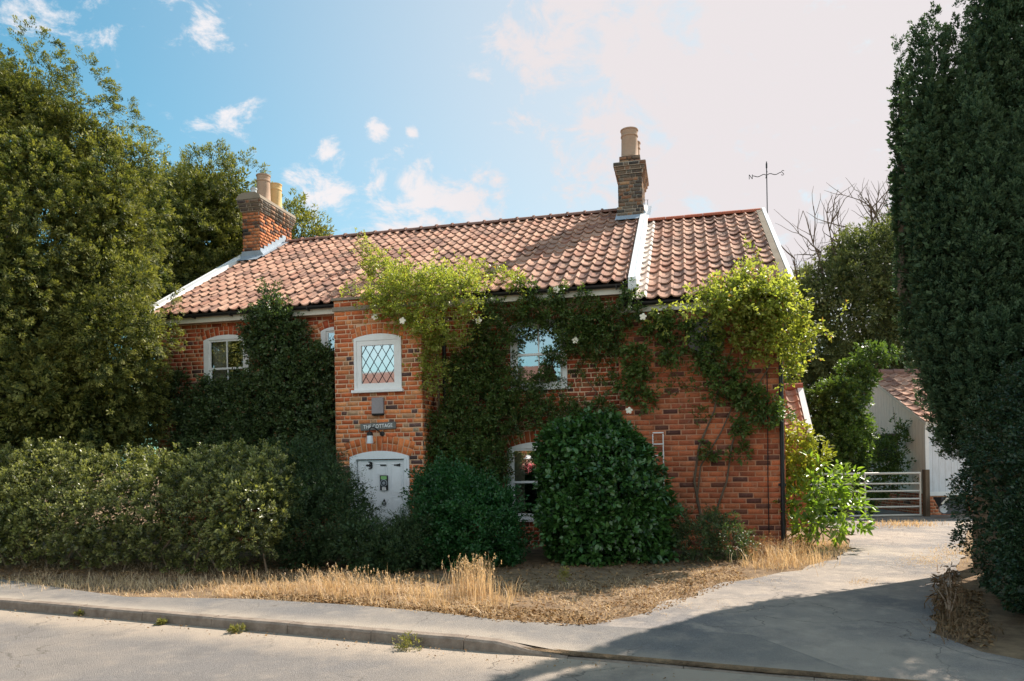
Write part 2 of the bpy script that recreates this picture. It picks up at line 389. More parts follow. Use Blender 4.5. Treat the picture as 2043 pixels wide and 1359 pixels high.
M_drive = mat('driveway_gravel', asphf((.215, .195, .185), (.42, .345, .275), .7, axis=[(.5, .1, .6, (.40, .33, .26))], wd=True))
M_soil = mat('dry_soil', lambda t: pbr(t, t.mix(t.ramp(t.noise(4, 6, .7, objco(t)), [(.3, 0.), (.7, 1.)]), (.13, .085, .055), (.33, .23, .14)), .95, .1, bump=t.noise(30, 6, .7, objco(t)), bstr=.9, bdist=.03))
M_kerb = mat('kerb_concrete', lambda t: pbr(t, t.mix(t.ramp(t.noise(8, 6, .7, objco(t)), [(.3, 0.), (.7, 1.)]), (.15, .115, .09), (.29, .235, .19)), .9, .15, bump=t.noise(60, 5, .7, objco(t)), bstr=.6, bdist=.01))
# ground: one sheet to the horizon
g = MB()
kx = lambda a, d: K0 + KD * a + KN * d
sheet('ground', [kx(-400, .05), kx(400, .05), kx(400, 700), kx(-400, 700)], -.03, M_soil, .5)
m = MB(); kp = math.atan2(KD[1], KD[0])
me = MB(); me.add([(-400, -7.6, 0), (400, -7.6, 0), (400, .02, 0), (-400, .02, 0)], [(0, 1, 2, 3)])
road = me.build('road', M_road); road.location = (K0[0], K0[1], 0); road.rotation_euler = (0, 0, kp); tag(road, kind='structure')
fs = MB(); fs.add([(-400, -500, .05), (400, -500, .05), (400, -7.55, .05), (-400, -7.55, .05)], [(0, 1, 2, 3)])
fo = fs.build('far_verge', M_soil); fo.location = (K0[0], K0[1], 0); fo.rotation_euler = (0, 0, kp); tag(fo, kind='structure')
# kerb stones
kb = MB()
a = -40.0
while a < 14:
    L = .915
    def topz(q): return .095 - .084 * float(ss(q, -.45, .2))
    for (x0, x1) in [(a + .003, a + L - .003)]:
        n = 3; tz = [topz(x0 + (x1 - x0) * i / n) + (random.uniform(-.003, .003)) for i in range(n + 1)]
        j = random.uniform(-.006, .006)
        V = []; 
        for i in range(n + 1):
            x = x0 + (x1 - x0) * i / n
            V += [(x, .0 + j, -.05), (x, .012 + j, tz[i] - .018), (x, .03 + j, tz[i]), (x, .125 + j, tz[i]), (x, .125 + j, -.05)]
        F = [tuple(range(5))[::-1], tuple(range(n * 5, n * 5 + 5))]
        for i in range(n):
            for q in range(5): F.append((i * 5 + q, i * 5 + (q + 1) % 5, i * 5 + 5 + (q + 1) % 5, i * 5 + 5 + q))
        kb.add(V, F)
    a += L
ko = kb.build('kerb', M_kerb); ko.location = (K0[0], K0[1], 0); ko.rotation_euler = (0, 0, kp); tag(ko, kind='structure')
# pavement and driveway
def gp(u, v): return grd(u, v)[:2]
back = [kx(-60, 1.75), kx(-12, 1.75)] + [gp(250, 1192), gp(500, 1196), gp(700, 1208), gp(860, 1222), gp(1000, 1238), gp(1160, 1243)]
pave = [kx(-60, .12)] + [kx(q, .12) for q in np.arange(-8, 2.6, .25)] + [gp(1500, 1262), gp(1160, 1243)] + back[::-1][1:]
sheet('pavement', pave, .002, M_pave, .3)
dl = wob([gp(1160, 1243), gp(1260, 1232), gp(1330, 1205), gp(1420, 1170), gp(1500, 1152), gp(1600, 1137), gp(1690, 1100), gp(1700, 1062), gp(1640, 1046)], .05)
dr = wob([gp(2000, 1048), gp(1930, 1056), gp(1925, 1090), gp(1900, 1150), gp(1870, 1220), gp(1890, 1270), gp(2043, 1312), kx(7, 1.5)], .05)
drive = dl + [np.array([7.0, 20.5]), np.array([13., 20.5])] + dr + [kx(9, .12), kx(2.6, .12), kx(1.8, .12)][0:2] + [kx(1.3, .12)]
drive = [p for p in dl] + [np.array([6.6, 21.]), np.array([14., 21.])] + [p for p in dr] + [kx(7, .12), kx(4, .12), kx(2.5, .12), gp(1500, 1262)]
sheet('driveway', drive, -.006, M_drive, .3)

# ------------------------------------------------------------------ brickwork
def brick_panel(name, parent, m_brick, m_mort, o, xd, nrm, Wd, H, holes=(), course=.081, blen=.225, bond='flemish', arches=(), bottom=0, clipf=None, depth=.004, sid=0, mortar=True, j=.0165):
    """brickwork on the plane through o, along xd, outward normal nrm; holes (s0,s1,t0,t1); arches (sc, half, spring, rise, h)"""
    r = np.random.default_rng(100 + sid); o = np.array(o, float); xd = np.array(xd, float); nrm = np.array(nrm, float); zd = np.array([0, 0, 1.])
    recs = []; t = bottom; row = 0
    hol0 = list(holes)
    while t < H:
        s = 0; k = 0
        if bond == 'flemish': off = [0, blen * .25][row % 2]; pat = [blen, blen * .5]
        elif bond == 'stretcher': off = [0, blen * .5][row % 2]; pat = [blen]
        else: off = 0; pat = [[blen], [blen * .5]][row % 2]
        s = -off - (r.uniform(0, .02) if row % 2 else 0); k = r.integers(0, 2) if bond == 'flemish' else 0
        while s < Wd:
            l = pat[k % len(pat)] * r.uniform(.95, 1.05)
            if bond == 'flemish' and r.random() < .12: l = blen * r.choice([.5, 1.])
            segs = [(max(s + j / 2, 0), min(s + l - j / 2, Wd))]
            t0, t1 = t + j / 2, min(t + course - j / 2, H); hol = list(hol0)
            for (sc, hw, sp, ri, hh) in arches:
                Ro = (hw * hw + ri * ri) / (2 * ri) + hh + .008; czz = sp + ri - Ro + hh + .008; tm = t0 + .3 * (t1 - t0)
                if tm > sp - .02 and abs(tm - czz) < Ro:
                    he = min(math.sqrt(Ro * Ro - (tm - czz) ** 2), (hw + .02) * (1 + (tm - sp) / (Ro - hh) * .9) + .012); hol.append((sc - he, sc + he, t0 - .02, t1 + .02))
            for (a0, a1, b0, b1) in hol:
                if t1 > b0 + .01 and t0 < b1 - .01:
                    ns = []
                    for (p, q) in segs:
                        if q <= a0 or p >= a1: ns.append((p, q)); continue
                        if p < a0 - .02: ns.append((p, a0 - .002))
                        if q > a1 + .02: ns.append((a1 + .002, q))
                    segs = ns
            for (p, q) in segs:
                if q - p > .02 and t1 - t0 > .02:
                    if clipf and not clipf((p + q) / 2, (t0 + t1) / 2): continue
                    recs.append([(p, t0), (q, t0), (q, t1), (p, t1)])
            s += l; k += 1
        t += course; row += 1
    narch = len(recs)
    for (sc, hw, sp, ri, hh) in arches:
        Rr = (hw * hw + ri * ri) / (2 * ri); cz = sp + ri - Rr; th = math.asin(min(.99, (hw + .02) / Rr)); n = int(2 * hw / .085)
        for i in range(n):
            a0 = -th + 2 * th * i / n + .006 / Rr * 1.2; a1 = -th + 2 * th * (i + 1) / n - .006 / Rr * 1.2
            f = lambda a, rr: (sc + rr * math.sin(a), cz + rr * math.cos(a))
            if r.random() < .3:
                recs.append([f(a0, Rr), f(a1, Rr), f(a1, Rr + hh)  , f(a0, Rr + hh)])
            else:
                hm = hh * r.choice([.5, .5, .48])
                recs.append([f(a0, Rr), f(a1, Rr), f(a1, Rr + hm - .005), f(a0, Rr + hm - .005)]); recs.append([f(a0, Rr + hm + .005), f(a1, Rr + hm + .005), f(a1, Rr + hh), f(a0, Rr + hh)])
    n = len(recs); Q = np.array(recs)                                   # n,4,2
    Q = Q + r.normal(0, .0018, Q.shape)
    d = depth + r.uniform(-.001, .003, (n, 1)) + r.uniform(-.0006, .0006, (n, 4)); bk = np.full((n, 4), -.004)
    def P(Q, d): return o + Q[..., :1] * xd + Q[..., 1:] * zd + d[..., None] * nrm
    ctr = Q.mean(1, keepdims=True)
    V = np.concatenate([P(ctr + (Q - ctr) * .985, d), P(Q, bk)], 1).reshape(-1, 3)
    b = np.arange(n)[:, None] * 8
    flip = np.dot(np.cross(xd, zd), nrm) < 0
    FF = [np.array([0, 1, 2, 3])] + [np.array([i + 4, (i + 1) % 4 + 4, (i + 1) % 4, i]) for i in range(4)]
    F = np.concatenate([b + (f[::-1] if flip else f) for f in FF])
    c0 = r.random(n); c0[narch:] = .35 + .5 * r.random(n - narch); c1 = r.random(n)
    at_ = np.stack([c0, c1, np.zeros(n), np.ones(n)], 1); A = np.repeat(at_, 8, 0)
    ob = npmesh(name, V, F, m_brick, parent, attr=A)
    # mortar bed with the openings cut out
    ss_ = sorted(set([0, Wd] + [x for h in holes for x in h[:2] if 0 < x < Wd])); tt = sorted(set([bottom, H] + [x for h in holes for x in h[2:] if bottom < x < H]))
    mv = []; mf = []
    for i in range(len(ss_) - 1):
        for k in range(len(tt) - 1):
            cs, ct = (ss_[i] + ss_[i + 1]) / 2, (tt[k] + tt[k + 1]) / 2
            if any(h[0] < cs < h[1] and h[2] < ct < h[3] for h in holes): continue
            b0 = len(mv)
            for (a_, b_) in ((ss_[i], tt[k]), (ss_[i + 1], tt[k]), (ss_[i + 1], tt[k + 1]), (ss_[i], tt[k + 1])): mv.append(o + a_ * xd + b_ * zd)
            mf.append([b0, b0 + 1, b0 + 2, b0 + 3][::(-1 if flip else 1)])
    if mf and mortar: npmesh('mortar', np.array(mv), np.array(mf), m_mort, ob)
    return ob

cot = empty('cottage', tuple(O), -YAW, 'long red brick cottage with pantiled roof, white door and rose covered walls', 'house')
T31 = math.tan(R_(31)); C31 = math.cos(R_(31)); S31 = math.sin(R_(31))
XL, XJ, XR = -11.9, -2.66, 0.0            # wall ends: left gable, start of the wing, right corner
YRID = 4.22; DEP = 8.45
ZE = 4.42
# openings (left edge, right edge, bottom, spring, rise)
OPN = {'left': (-10.82, -9.80, 2.85, 4.06, .09), 'slit': (-8.27, -7.70, 2.9, 4.10, .07), 'upper': (-4.58, -3.56, 2.86, 3.99, .09), 'lower': (-4.67, -3.62, .54, 1.80, .11)}
hs = [(a - XL + .01, b - XL - .01, z0 + .01, z1 + .02) for (a, b, z0, z1, r) in OPN.values()]
ar = [((a + b) / 2 - XL, (b - a) / 2, z1, r, .2) for (a, b, z0, z1, r) in OPN.values()]
ar[0] = ar[0][:4] + (.17,); ar[1] = ar[1][:4] + (.15,); ar[2] = ar[2][:4] + (.17,)
bw = brick_panel('front_wall', cot, M_brick, M_mortar, (XL, 0, 0), (1, 0, 0), (0, -1, 0), XJ - XL + .01, ZE, hs, arches=ar, bottom=-.15, sid=1)
brick_panel('wing_wall', cot, M_brick_wing, M_mortar_wing, (XJ, -.07, 0), (1, 0, 0), (0, -1, 0), XR - XJ, 4.12, [], course=.0885, blen=.245, bond='stretcher', bottom=-.15, sid=2, j=.015, depth=.002)
brick_panel('wing_return_wall', cot, M_brick_wing, M_mortar_wing, (XJ, 0, 0), (0, -1, 0), (-1, 0, 0), .07, 4.1, [], course=.0885, blen=.12, bond='stretcher', bottom=-.15, sid=3)
def gable(x, sgn, z_e, name, sid, y0=0, mb=M_brick_wing):
    zr = z_e + 4.3 * T31
    brick_panel(name, cot, mb, M_mortar, (x, y0, 0), (0, 1, 0), (sgn, 0, 0), DEP - y0, zr, [], bottom=-.15, sid=sid,
                clipf=lambda s, t: t < z_e + T31 * (min(s + y0, DEP - s - y0) + .0) - .03, course=.081)
for (x, sg, ze, nm, sd, y0, mb) in ((XL, -1, 4.42, 'gable_wall', 4, 0, M_brick), (XR, 1, 4.12, 'gable_wall', 5, -.07, M_brick_wing)):
    # gable: bricks clipped under the slope over a triangular-topped mortar slab
    r_ = []
    zr = ze + YRID * T31
    ob = brick_panel(nm, cot, mb, M_mortar, (x, y0, 0), (0, 1, 0), (sg, 0, 0), DEP - y0, zr, [(0, DEP - y0, -.15, zr)][:0], bottom=-.15, sid=sd,
                     clipf=(lambda ze, y0: (lambda s, t: t < ze + T31 * min(s + y0, DEP - s - y0) - .02))(ze, y0))
    mo = [c for c in ob.children][0]; mo.data.clear_geometry()
    P = [(x, y0, -.15), (x, DEP, -.15), (x, DEP, ze), (x, YRID, zr), (x, y0, ze)]
    mo.data.from_pydata(P, [], [tuple(range(5)) if sg > 0 else tuple(range(5))[::-1]])
MB().box((XL, DEP - .02, -.15), (XR, DEP, 4.2)).build('back_wall', M_brick_wing, cot)
# --- roofs
def prof(u):
    u = u % 1.0
    a = np.where(u < .64, -.42 * np.sin(np.pi * u / .64), np.sin(np.pi * (u - .64) / .36) ** 1.1 if False else np.sin(np.pi * np.clip((u - .64) / .36, 0, 1)))
    return a * .036
def tiles(name, x0, x1, ncol, nrow, ye, ze, slope_len, m, sid, white_first=False, sgn=1, ang=31, parent=cot, mirror=False, yc=None):
    r = np.random.default_rng(sid); K = 11; us = np.linspace(0, 1, K) + 0.0
    wcol = (x1 - x0) / ncol; gauge = slope_len / nrow
    T_ = math.tan(R_(ang)); Cc = math.cos(R_(ang)); Sn = math.sin(R_(ang))
    VV = []; AA = []; n = 0
    for rr in range(nrow):
        for cc in range(ncol):
            jz = r.normal(0, .005); jt = r.normal(0, .006); js = r.normal(0, .006) - (.05 if r.random() < .012 else 0); sk = r.normal(0, .004)
            x = x0 + (cc + us) * wcol
            h = prof(us)
            s0 = rr * gauge + js + sk * (us - .5); s1 = (rr + 1) * gauge + .035
            hb = h + .030 + jz + jt * us; ht = h - .004
            V = np.zeros((3, K, 3))
            for q, (s, hh) in enumerate(((s0, hb - .024), (s0, hb), (s1, ht))):
                V[q, :, 0] = x; V[q, :, 1] = ye + (np.full(K, 1.) * s) * Cc - hh * Sn; V[q, :, 2] = ze + s * Sn + hh * Cc
            VV.append(V.reshape(-1, 3)); c0 = r.random(); wv = (1.0 if (white_first and cc == 0) else 0) * r.uniform(.6, 1)
            AA.append(np.tile([c0, r.random(), wv, 1], (3 * K, 1)))
    base = []
    for q in range(2):
        for i in range(K - 1): base.append([q * K + i, q * K + i + 1, (q + 1) * K + i + 1, (q + 1) * K + i])
    base = np.array(base); N = nrow * ncol
    F = (np.arange(N)[:, None, None] * 3 * K + base[None]).reshape(-1, 4)
    V = np.concatenate(VV)
    if parent is cot: V[:, 2] += .014 * np.sin(V[:, 0] * 1.3 + 1) * np.sin((V[:, 1]) * .7 + .2) + .008 * np.sin(V[:, 0] * 3.7 + V[:, 1] * 2)
    if mirror: V[:, 1] = 2 * yc - V[:, 1]; F = F[:, ::-1]
    o = npmesh(name, V, F, m, parent, smooth=False, attr=np.concatenate(AA))
    me = o.data; sm = np.ones(len(me.polygons), bool); me.polygons.foreach_set('use_smooth', sm)
    md = o.modifiers.new('es', 'EDGE_SPLIT'); md.split_angle = R_(38)
    return o
YE = -.27; ZT = 4.56
SL = (YRID - YE) / C31
XRL = -12.08; XVR = -2.36
front = tiles('front_roof_slope', XRL + .14, XVR - .12, 44, 15, YE, ZT, SL, M_tile, 11)
tiles('back_roof_slope', XRL + .14, XVR - .12, 44, 15, YE, ZT, SL, M_tile, 12, mirror=True, yc=YRID)
ZTW = ZT - .30; XWR = .12
tiles('wing_roof_slope', XVR - .02, XWR - .10, 11, 15, YE, ZTW, SL, M_tile, 13, white_first=True)
tiles('wing_back_roof_slope', XVR - .02, XWR - .10, 11, 15, YE, ZTW, SL, M_tile, 14, mirror=True, yc=YRID)
# roof underlay (felt and battens under the tiles), closes the loft
for (x0, x1, zt) in ((XRL + .05, XVR, ZT), (XVR, XWR - .02, ZTW)):
    z0 = zt - .06; zr = zt + SL * S31 - .06
    m_ = MB(); m_.add([(x0, YE + .03, z0), (x1, YE + .03, z0), (x1, YRID, zr), (x0, YRID, zr), (x1, 2 * YRID - YE - .03, z0), (x0, 2 * YRID - YE - .03, z0)], [(0, 1, 2, 3), (3, 2, 4, 5)])
    m_.build('roof_underlay', M_dark, cot)
ZR = ZT + SL * S31
def ridge(x0, x1, zr, L, m, name, collar=True, r=.115):
    n = max(1, round((x1 - x0) / L)); L = (x1 - x0) / n; mb = MB()
    for i in range(n):
        a = x0 + i * L; b = a + L - .008; dz = random.uniform(-.004, .004); cs = [(a, r), (b, r * .97)]
        secs = [(a, r * 1.2), (a + .045, r * 1.2), (a + .05, r), (b, r)] if collar else [(a, r), (b, r)]
        V = []; K = 9
        for (x, q) in secs:
            for k in range(K):
                t = math.pi * (k / (K - 1)) * .86 + math.pi * .07
                V.append((x, YRID + q * 1.15 * math.cos(t), zr - .045 + dz + q * math.sin(t)))
            for k in range(K):
                t = math.pi * ((K - 1 - k) / (K - 1)) * .86 + math.pi * .07
                V.append((x, YRID + (q - .015) * 1.15 * math.cos(t), zr - .045 + dz + (q - .015) * math.sin(t)))
        F = []
        M2 = 2 * K
        for s_i in range(len(secs) - 1):
            for k in range(M2): F.append((s_i * M2 + k, s_i * M2 + (k + 1) % M2, (s_i + 1) * M2 + (k + 1) % M2, (s_i + 1) * M2 + k))
        for e in (0, (len(secs) - 1) * M2):
            for k in range(K - 1): F.append((e + k, e + k + 1, e + M2 - 2 - k, e + M2 - 1 - k))
        mb.add(V, F)
    return mb.build(name, m, cot, smooth=True)
# add attribute for tile materials that read it
ridge(-11.40, -2.98, ZR, .405, M_ridge, 'ridge_tiles'); ridge(XVR + .02, XWR - .02, ZR - .30, .43, M_ridge_new, 'wing_ridge_tiles', False, .12)
MB().prism([(YRID - .14, ZR - .12), (YRID + .14, ZR - .12), (YRID, ZR - .03)], 'x', -11.4, -2.6).build('ridge_mortar', M_cem, cot)
def slopeboard(name, x0, x1, ze, h0, h1, m, ys=YE - .03, both=True, ext=.02):
    """board lying along the slope, from height h0 to h1 normal to the slope"""
    mb = MB()
    def pt(s, h): return (ys + s * C31 - h * S31, ze + s * S31 + h * C31)
    L = (YRID - ys) / C31
    # mitre at the ridge
    def rp(h): return (YRID, ze + L * S31 + h / C31)
    poly = [pt(0, h0), rp(h0), rp(h1), pt(0, h1)]
    mb.prism(poly, 'x', x0, x1)
    if both: mb.prism([(2 * YRID - p[0], p[1]) for p in poly], 'x', x0, x1)
    return mb.build(name, m, cot)
slopeboard('verge', XRL, XRL + .16, ZT, -.02, .055, M_white)
slopeboard('bargeboard', XRL - .03, XRL - .001, ZT, -.2, .06, M_white)
slopeboard('bargeboard', XVR + .001, XVR + .03, ZT, -.36, .07, M_white)
slopeboard('verge', XVR - .10, XVR, ZT, -.02, .065, M_white)
slopeboard('verge', XWR - .12, XWR + .0, ZTW, -.03, .05, M_cem)
slopeboard('bargeboard', XWR + .001, XWR + .07, ZTW, -.22, .058, M_white)
MB().box((XVR - .10, YE - .09, ZT - .17), (XVR + .04, YE - .02, ZT + .02)).build('verge_end_block', M_white, cot)
# fascias, gutters, pipes
MB().box((XL - .1, -.17, ZT - .175), (XVR - .02, -.145, ZT - .055)).build('fascia', M_cream, cot)
MB().box((XL - .1, -.145, ZT - .165), (XVR - .02, 0, ZT - .15)).build('soffit', M_cream, cot)
MB().box((XJ - .02, -.17, ZTW - .2), (XWR - .03, -.145, ZTW - .075)).build('fascia', M_cream, cot)
MB().box((XJ - .02, -.145, ZTW - .19), (XWR - .03, -.07, ZTW - .175)).build('soffit', M_cream, cot)
def gutter(x0, x1, z, name):
    mb = MB(); K = 8; yc = -.225; r = .055; V = []
    for x in (x0, x1):
        for q in (r, r - .006):
            for k in range(K): t = math.pi + math.pi * k / (K - 1); V.append((x, yc + q * math.cos(t), z + q * math.sin(t)))
    F = []
    for k in range(K - 1): F += [(k, k + 1, 2 * K + k + 1, 2 * K + k), (K + k, K + k + 1, 3 * K + k + 1, 3 * K + k), (k, k + 1, K + k + 1, K + k), (2 * K + k, 2 * K + k + 1, 3 * K + k + 1, 3 * K + k)]
    F += [(0, K, 3 * K, 2 * K), (K - 1, 2 * K - 1, 4 * K - 1, 3 * K - 1)]; mb.add(V, F)
    g_ = mb.build(name, M_black, cot, smooth=True)
    x = x0 + .3
    while x < x1: MB().prism([(-.285, z + .0), (-.27, z - .075), (-.18, z - .075), (-.172, z - .02), (-.2, z - .06), (-.26, z - .06)], 'x', x, x + .025).build('gutter_bracket', M_black, g_); x += .82
gutter(XL - .1, XVR - .02, ZT - .025, 'gutter'); gutter(XJ + .02, XWR - .02, ZTW - .05, 'gutter')
def downpipe(x, ztop, y, name):
    mb = MB().tube([(x, -.225, ztop), (x, -.225, ztop - .1), (x, y, ztop - .28), (x, y, ztop - .4), (x, y, 0)], .034, 10)
    for z in (ztop - .45, ztop - 1.7, ztop - 3): mb.tube([(x, y, z), (x, y, z - .06)], .042, 10).box((x - .06, y + .02, z - .05), (x + .06, y + .045, z - .01))
    return mb.build(name, M_black, cot, smooth=True)
downpipe(-5.80, ZT - .08, -.055, 'downpipe'); downpipe(-.055, ZTW - .1, -.125, 'downpipe')
MB().tube([(-.27, -.09, 3.6), (-.26, -.088, 2.4), (-.275, -.09, 1.2), (-.27, -.088, .3)], .008, 6).build('cable', M_black, cot)
vp = MB().tube([(-6.16, .75, 5.0), (-6.16, .75, 5.34)], .045, 12).tube([(-6.16, .75, 5.30), (-6.16, .75, 5.36)], .056, 12).build('soil_vent_pipe', M_black, cot, smooth=True)
# --- chimneys
def chimney(name, x0, x1, y0, y1, z0, z1, mlow, msoot, sid, split, cors):
    root = MB().box((x0 + .012, y0 + .012, z0), (x1 - .012, y1 - .012, z1 - .02)).build(name, M_mortar_soot, cot)
    W_, D_ = x1 - x0, y1 - y0
    def ring(a0, a1, b0, b1, t0, t1, m, si, nm='brick_courses'):
        for (o_, xd, n_, w_) in (((a0, b0, 0), (1, 0, 0), (0, -1, 0), a1 - a0), ((a1, b0, 0), (0, 1, 0), (1, 0, 0), b1 - b0), ((a0, b0, 0), (0, 1, 0), (-1, 0, 0), b1 - b0), ((a0, b1, 0), (1, 0, 0), (0, 1, 0), a1 - a0)):
            brick_panel(nm, root, m, M_mortar_soot, o_, xd, n_, w_, t1, [], course=.078, blen=.225, bottom=t0, sid=si + int(abs(xd[1]) * 3 + n_[0] + n_[1] * 2) + 7, depth=.005, mortar=False)
    ring(x0, x1, y0, y1, z0, split, mlow, sid); ring(x0, x1, y0, y1, split, z1, msoot, sid + 20)
    for (t0, t1, e) in cors:
        MB().box((x0 - e, y0 - e, t0), (x1 + e, y1 + e, t1 - .004)).build('corbel_band', M_cem if e < 0 else M_mortar_soot, root)
        ring(x0 - e - .001, x1 + e + .001, y0 - e - .001, y1 + e + .001, t0 + .002, t1 - .006, msoot, sid + 40)
    return root
c1 = chimney('chimney', -11.93, -11.47, 3.05, 4.5, 6.2, 7.95, M_brick_chim, M_brick_soot, 200, 7.70, [(7.70, 7.79, .03), (7.79, 7.88, .06), (7.88, 7.97, .085)])
MB().prism([(-12.01, 0), (-12.01, 0)][:0] + [(-12.03, 7.972), (-11.37, 7.972), (-11.40, 8.06), (-11.52, 8.13), (-11.88, 8.13), (-12.0, 8.06)], 'y', 2.95, 4.6).build('cement_cap', M_cem, c1)
def pot(parent, name, x, y, z, r, h, m, seg=28):
    pr = [(r * 1.06, 0), (r * 1.08, .05), (r, .07), (r * .97, h * .5), (r * .95, h * .74), (r * 1.03, h * .76), (r * 1.03, h * .80), (r * .96, h * .82), (r * 1.0, h * .95), (r * 1.07, h * .965), (r * 1.07, h), (r * .88, h), (r * .86, h * .5), (r * .86, 0)]
    return MB().lathe((x, y, z), pr, seg).build(name, m, parent, smooth=True)
pot(c1, 'chimney_pot', -11.70, 3.62, 8.10, .165, .68, M_pot); pot(c1, 'chimney_pot', -11.70, 4.18, 8.10, .15, .66, M_pot_y)
MB().lathe((-11.72, 3.22, 8.08), [(.07, 0), (.075, .02), (.07, .2), (.085, .21), (.085, .24), (.06, .25), (.055, .1)], 16).build('metal_cowl', M_metal, c1, smooth=True)
def flash(par, x0, x1, y0, y1, ze):
    mb = MB()
    zf = ze + (y0 - YE) * T31
    mb.add([(x0 - .06, y0 - .28, zf - .28 * T31 + .07), (x1 + .1, y0 - .28, zf - .28 * T31 + .07), (x1 + .1, y0 - .012, zf + .08), (x0 - .06, y0 - .012, zf + .08), (x1 + .015, y0 - .012, zf + .19), (x0 - .015, y0 - .012, zf + .19)], [(0, 1, 2, 3), (3, 2, 4, 5)])
    # stepped side flashing
    n = 7
    for i in range(n):
        ya = y0 + (YRID - y0) * i / n; yb = y0 + (YRID - y0) * (i + 1) / n; za = ze + (ya - YE) * T31; zb = ze + (yb - YE) * T31
        mb.add([(x1 + .013, ya, za + .02), (x1 + .013, yb, zb + .02), (x1 + .013, yb, zb + .17), (x1 + .013, ya, zb + .15)], [(0, 1, 2, 3)])
    zt_ = ze + (YRID - YE) * T31
    mb.add([(x1 + .013, y0 - .03, zf + .05), (x1 + .013, YRID, zt_ + .05), (x1 + .18, YRID, zt_ + .055), (x1 + .18, y0 - .15, zf - .01)], [(0, 1, 2, 3)])
    return mb.build('lead_flashing', M_lead, par)
flash(c1, -11.93, -11.47, 3.05, 4.5, ZT)
c2 = chimney('chimney', -2.93, -2.42, 3.55, 4.75, 6.4, 8.10, M_brick_soot, M_brick_soot, 300, 6.9, [(6.9, 7.12, .028), (7.83, 7.91, .03), (7.91, 7.99, .06), (7.99, 8.08, .09)])
MB().box((-2.90, 3.58, 8.075), (-2.45, 4.72, 8.24)).build('pot_base', M_brick_soot, c2); 
brick_panel('pot_base_bricks', c2, M_brick_soot, M_mortar_soot, (-2.90, 3.575, 0), (1, 0, 0), (0, -1, 0), .45, 8.24, [], course=.078, bottom=8.08, sid=350, mortar=False)
pot(c2, 'chimney_pot', -2.69, 3.82, 8.24, .185, .66, M_pot); pot(c2, 'chimney_pot', -2.66, 4.42, 8.24, .17, .62, M_pot)
flash(c2, -2.93, -2.42, 3.55, 4.75, ZT)
# --- porch
PY = -.63; PX0, PX1 = -7.67, -6.02; PZ = 4.50
PW = (-7.29, -6.385, 2.86, 3.80, .07); PD = (-7.40, -6.27, -.15, 1.70, .10)
ph = [(a - PX0 + .01, b - PX0 - .01, z0 + .01, z1 + .02) for (a, b, z0, z1, r) in (PW, PD)]
pa = [((a + b) / 2 - PX0, (b - a) / 2 + .01, z1, r, hh) for (a, b, z0, z1, r, hh) in (PW + (.18,), PD + (.26,))]
brick_panel('porch_front_wall', cot, M_brick_porch, M_mortar, (PX0, PY, 0), (1, 0, 0), (0, -1, 0), PX1 - PX0, PZ, ph, arches=pa, bottom=-.15, blen=.225, course=.081, sid=21)
brick_panel('porch_side_wall', cot, M_brick_porch, M_mortar, (PX1, PY, 0), (0, 1, 0), (1, 0, 0), -PY, PZ, [], bottom=-.15, sid=22)
brick_panel('porch_side_wall', cot, M_brick_porch, M_mortar, (PX0, PY, 0), (0, 1, 0), (-1, 0, 0), -PY, PZ, [], bottom=-.15, sid=23)
MB().box((PX0 - .02, PY - .03, PZ - .19), (PX1 + .02, PY - .008, PZ - .12)).box((PX0 - .035, PY - .045, PZ), (PX1 + .035, .05, PZ + .045)).build('porch_coping', M_cem, cot)
# --- windows
def arch_poly(a, b, z0, z1, r, n=12, ins=0):
    a += ins; b -= ins; z0 += ins; hw = (b - a) / 2; R = (hw * hw + r * r) / (2 * r); cz = z1 + r - R; pts = [(a, z0), (b, z0)]
    th = math.asin(hw / R)
    for i in range(n + 1): t = th - 2 * th * i / n; pts.append(((a + b) / 2 + R * math.sin(t), cz + R * math.cos(t) - ins * 0))
    return pts
def frame_panel(mb, a, b, z0, z1, r, ia, ib, iz0, iz1, yf, yb):
    """flat frame with an arched head and a rectangular opening"""
    mb.box((a, yf, z0), (ia, yb, z1)); mb.box((ib, yf, z0), (b, yb, z1)); mb.box((ia, yf, z0), (ib, yb, iz0))
    top = arch_poly(a, b, z1, z1, r)[2:]; poly = [(ia, iz1), (ib, iz1), (ib, z1), ] + top[0:] + [(ia, z1)]
    poly = [(ia, iz1), (ib, iz1), (ib, z1)] + top + [(ia, z1)]
    mb.prism(poly, 'y', yf, yb)
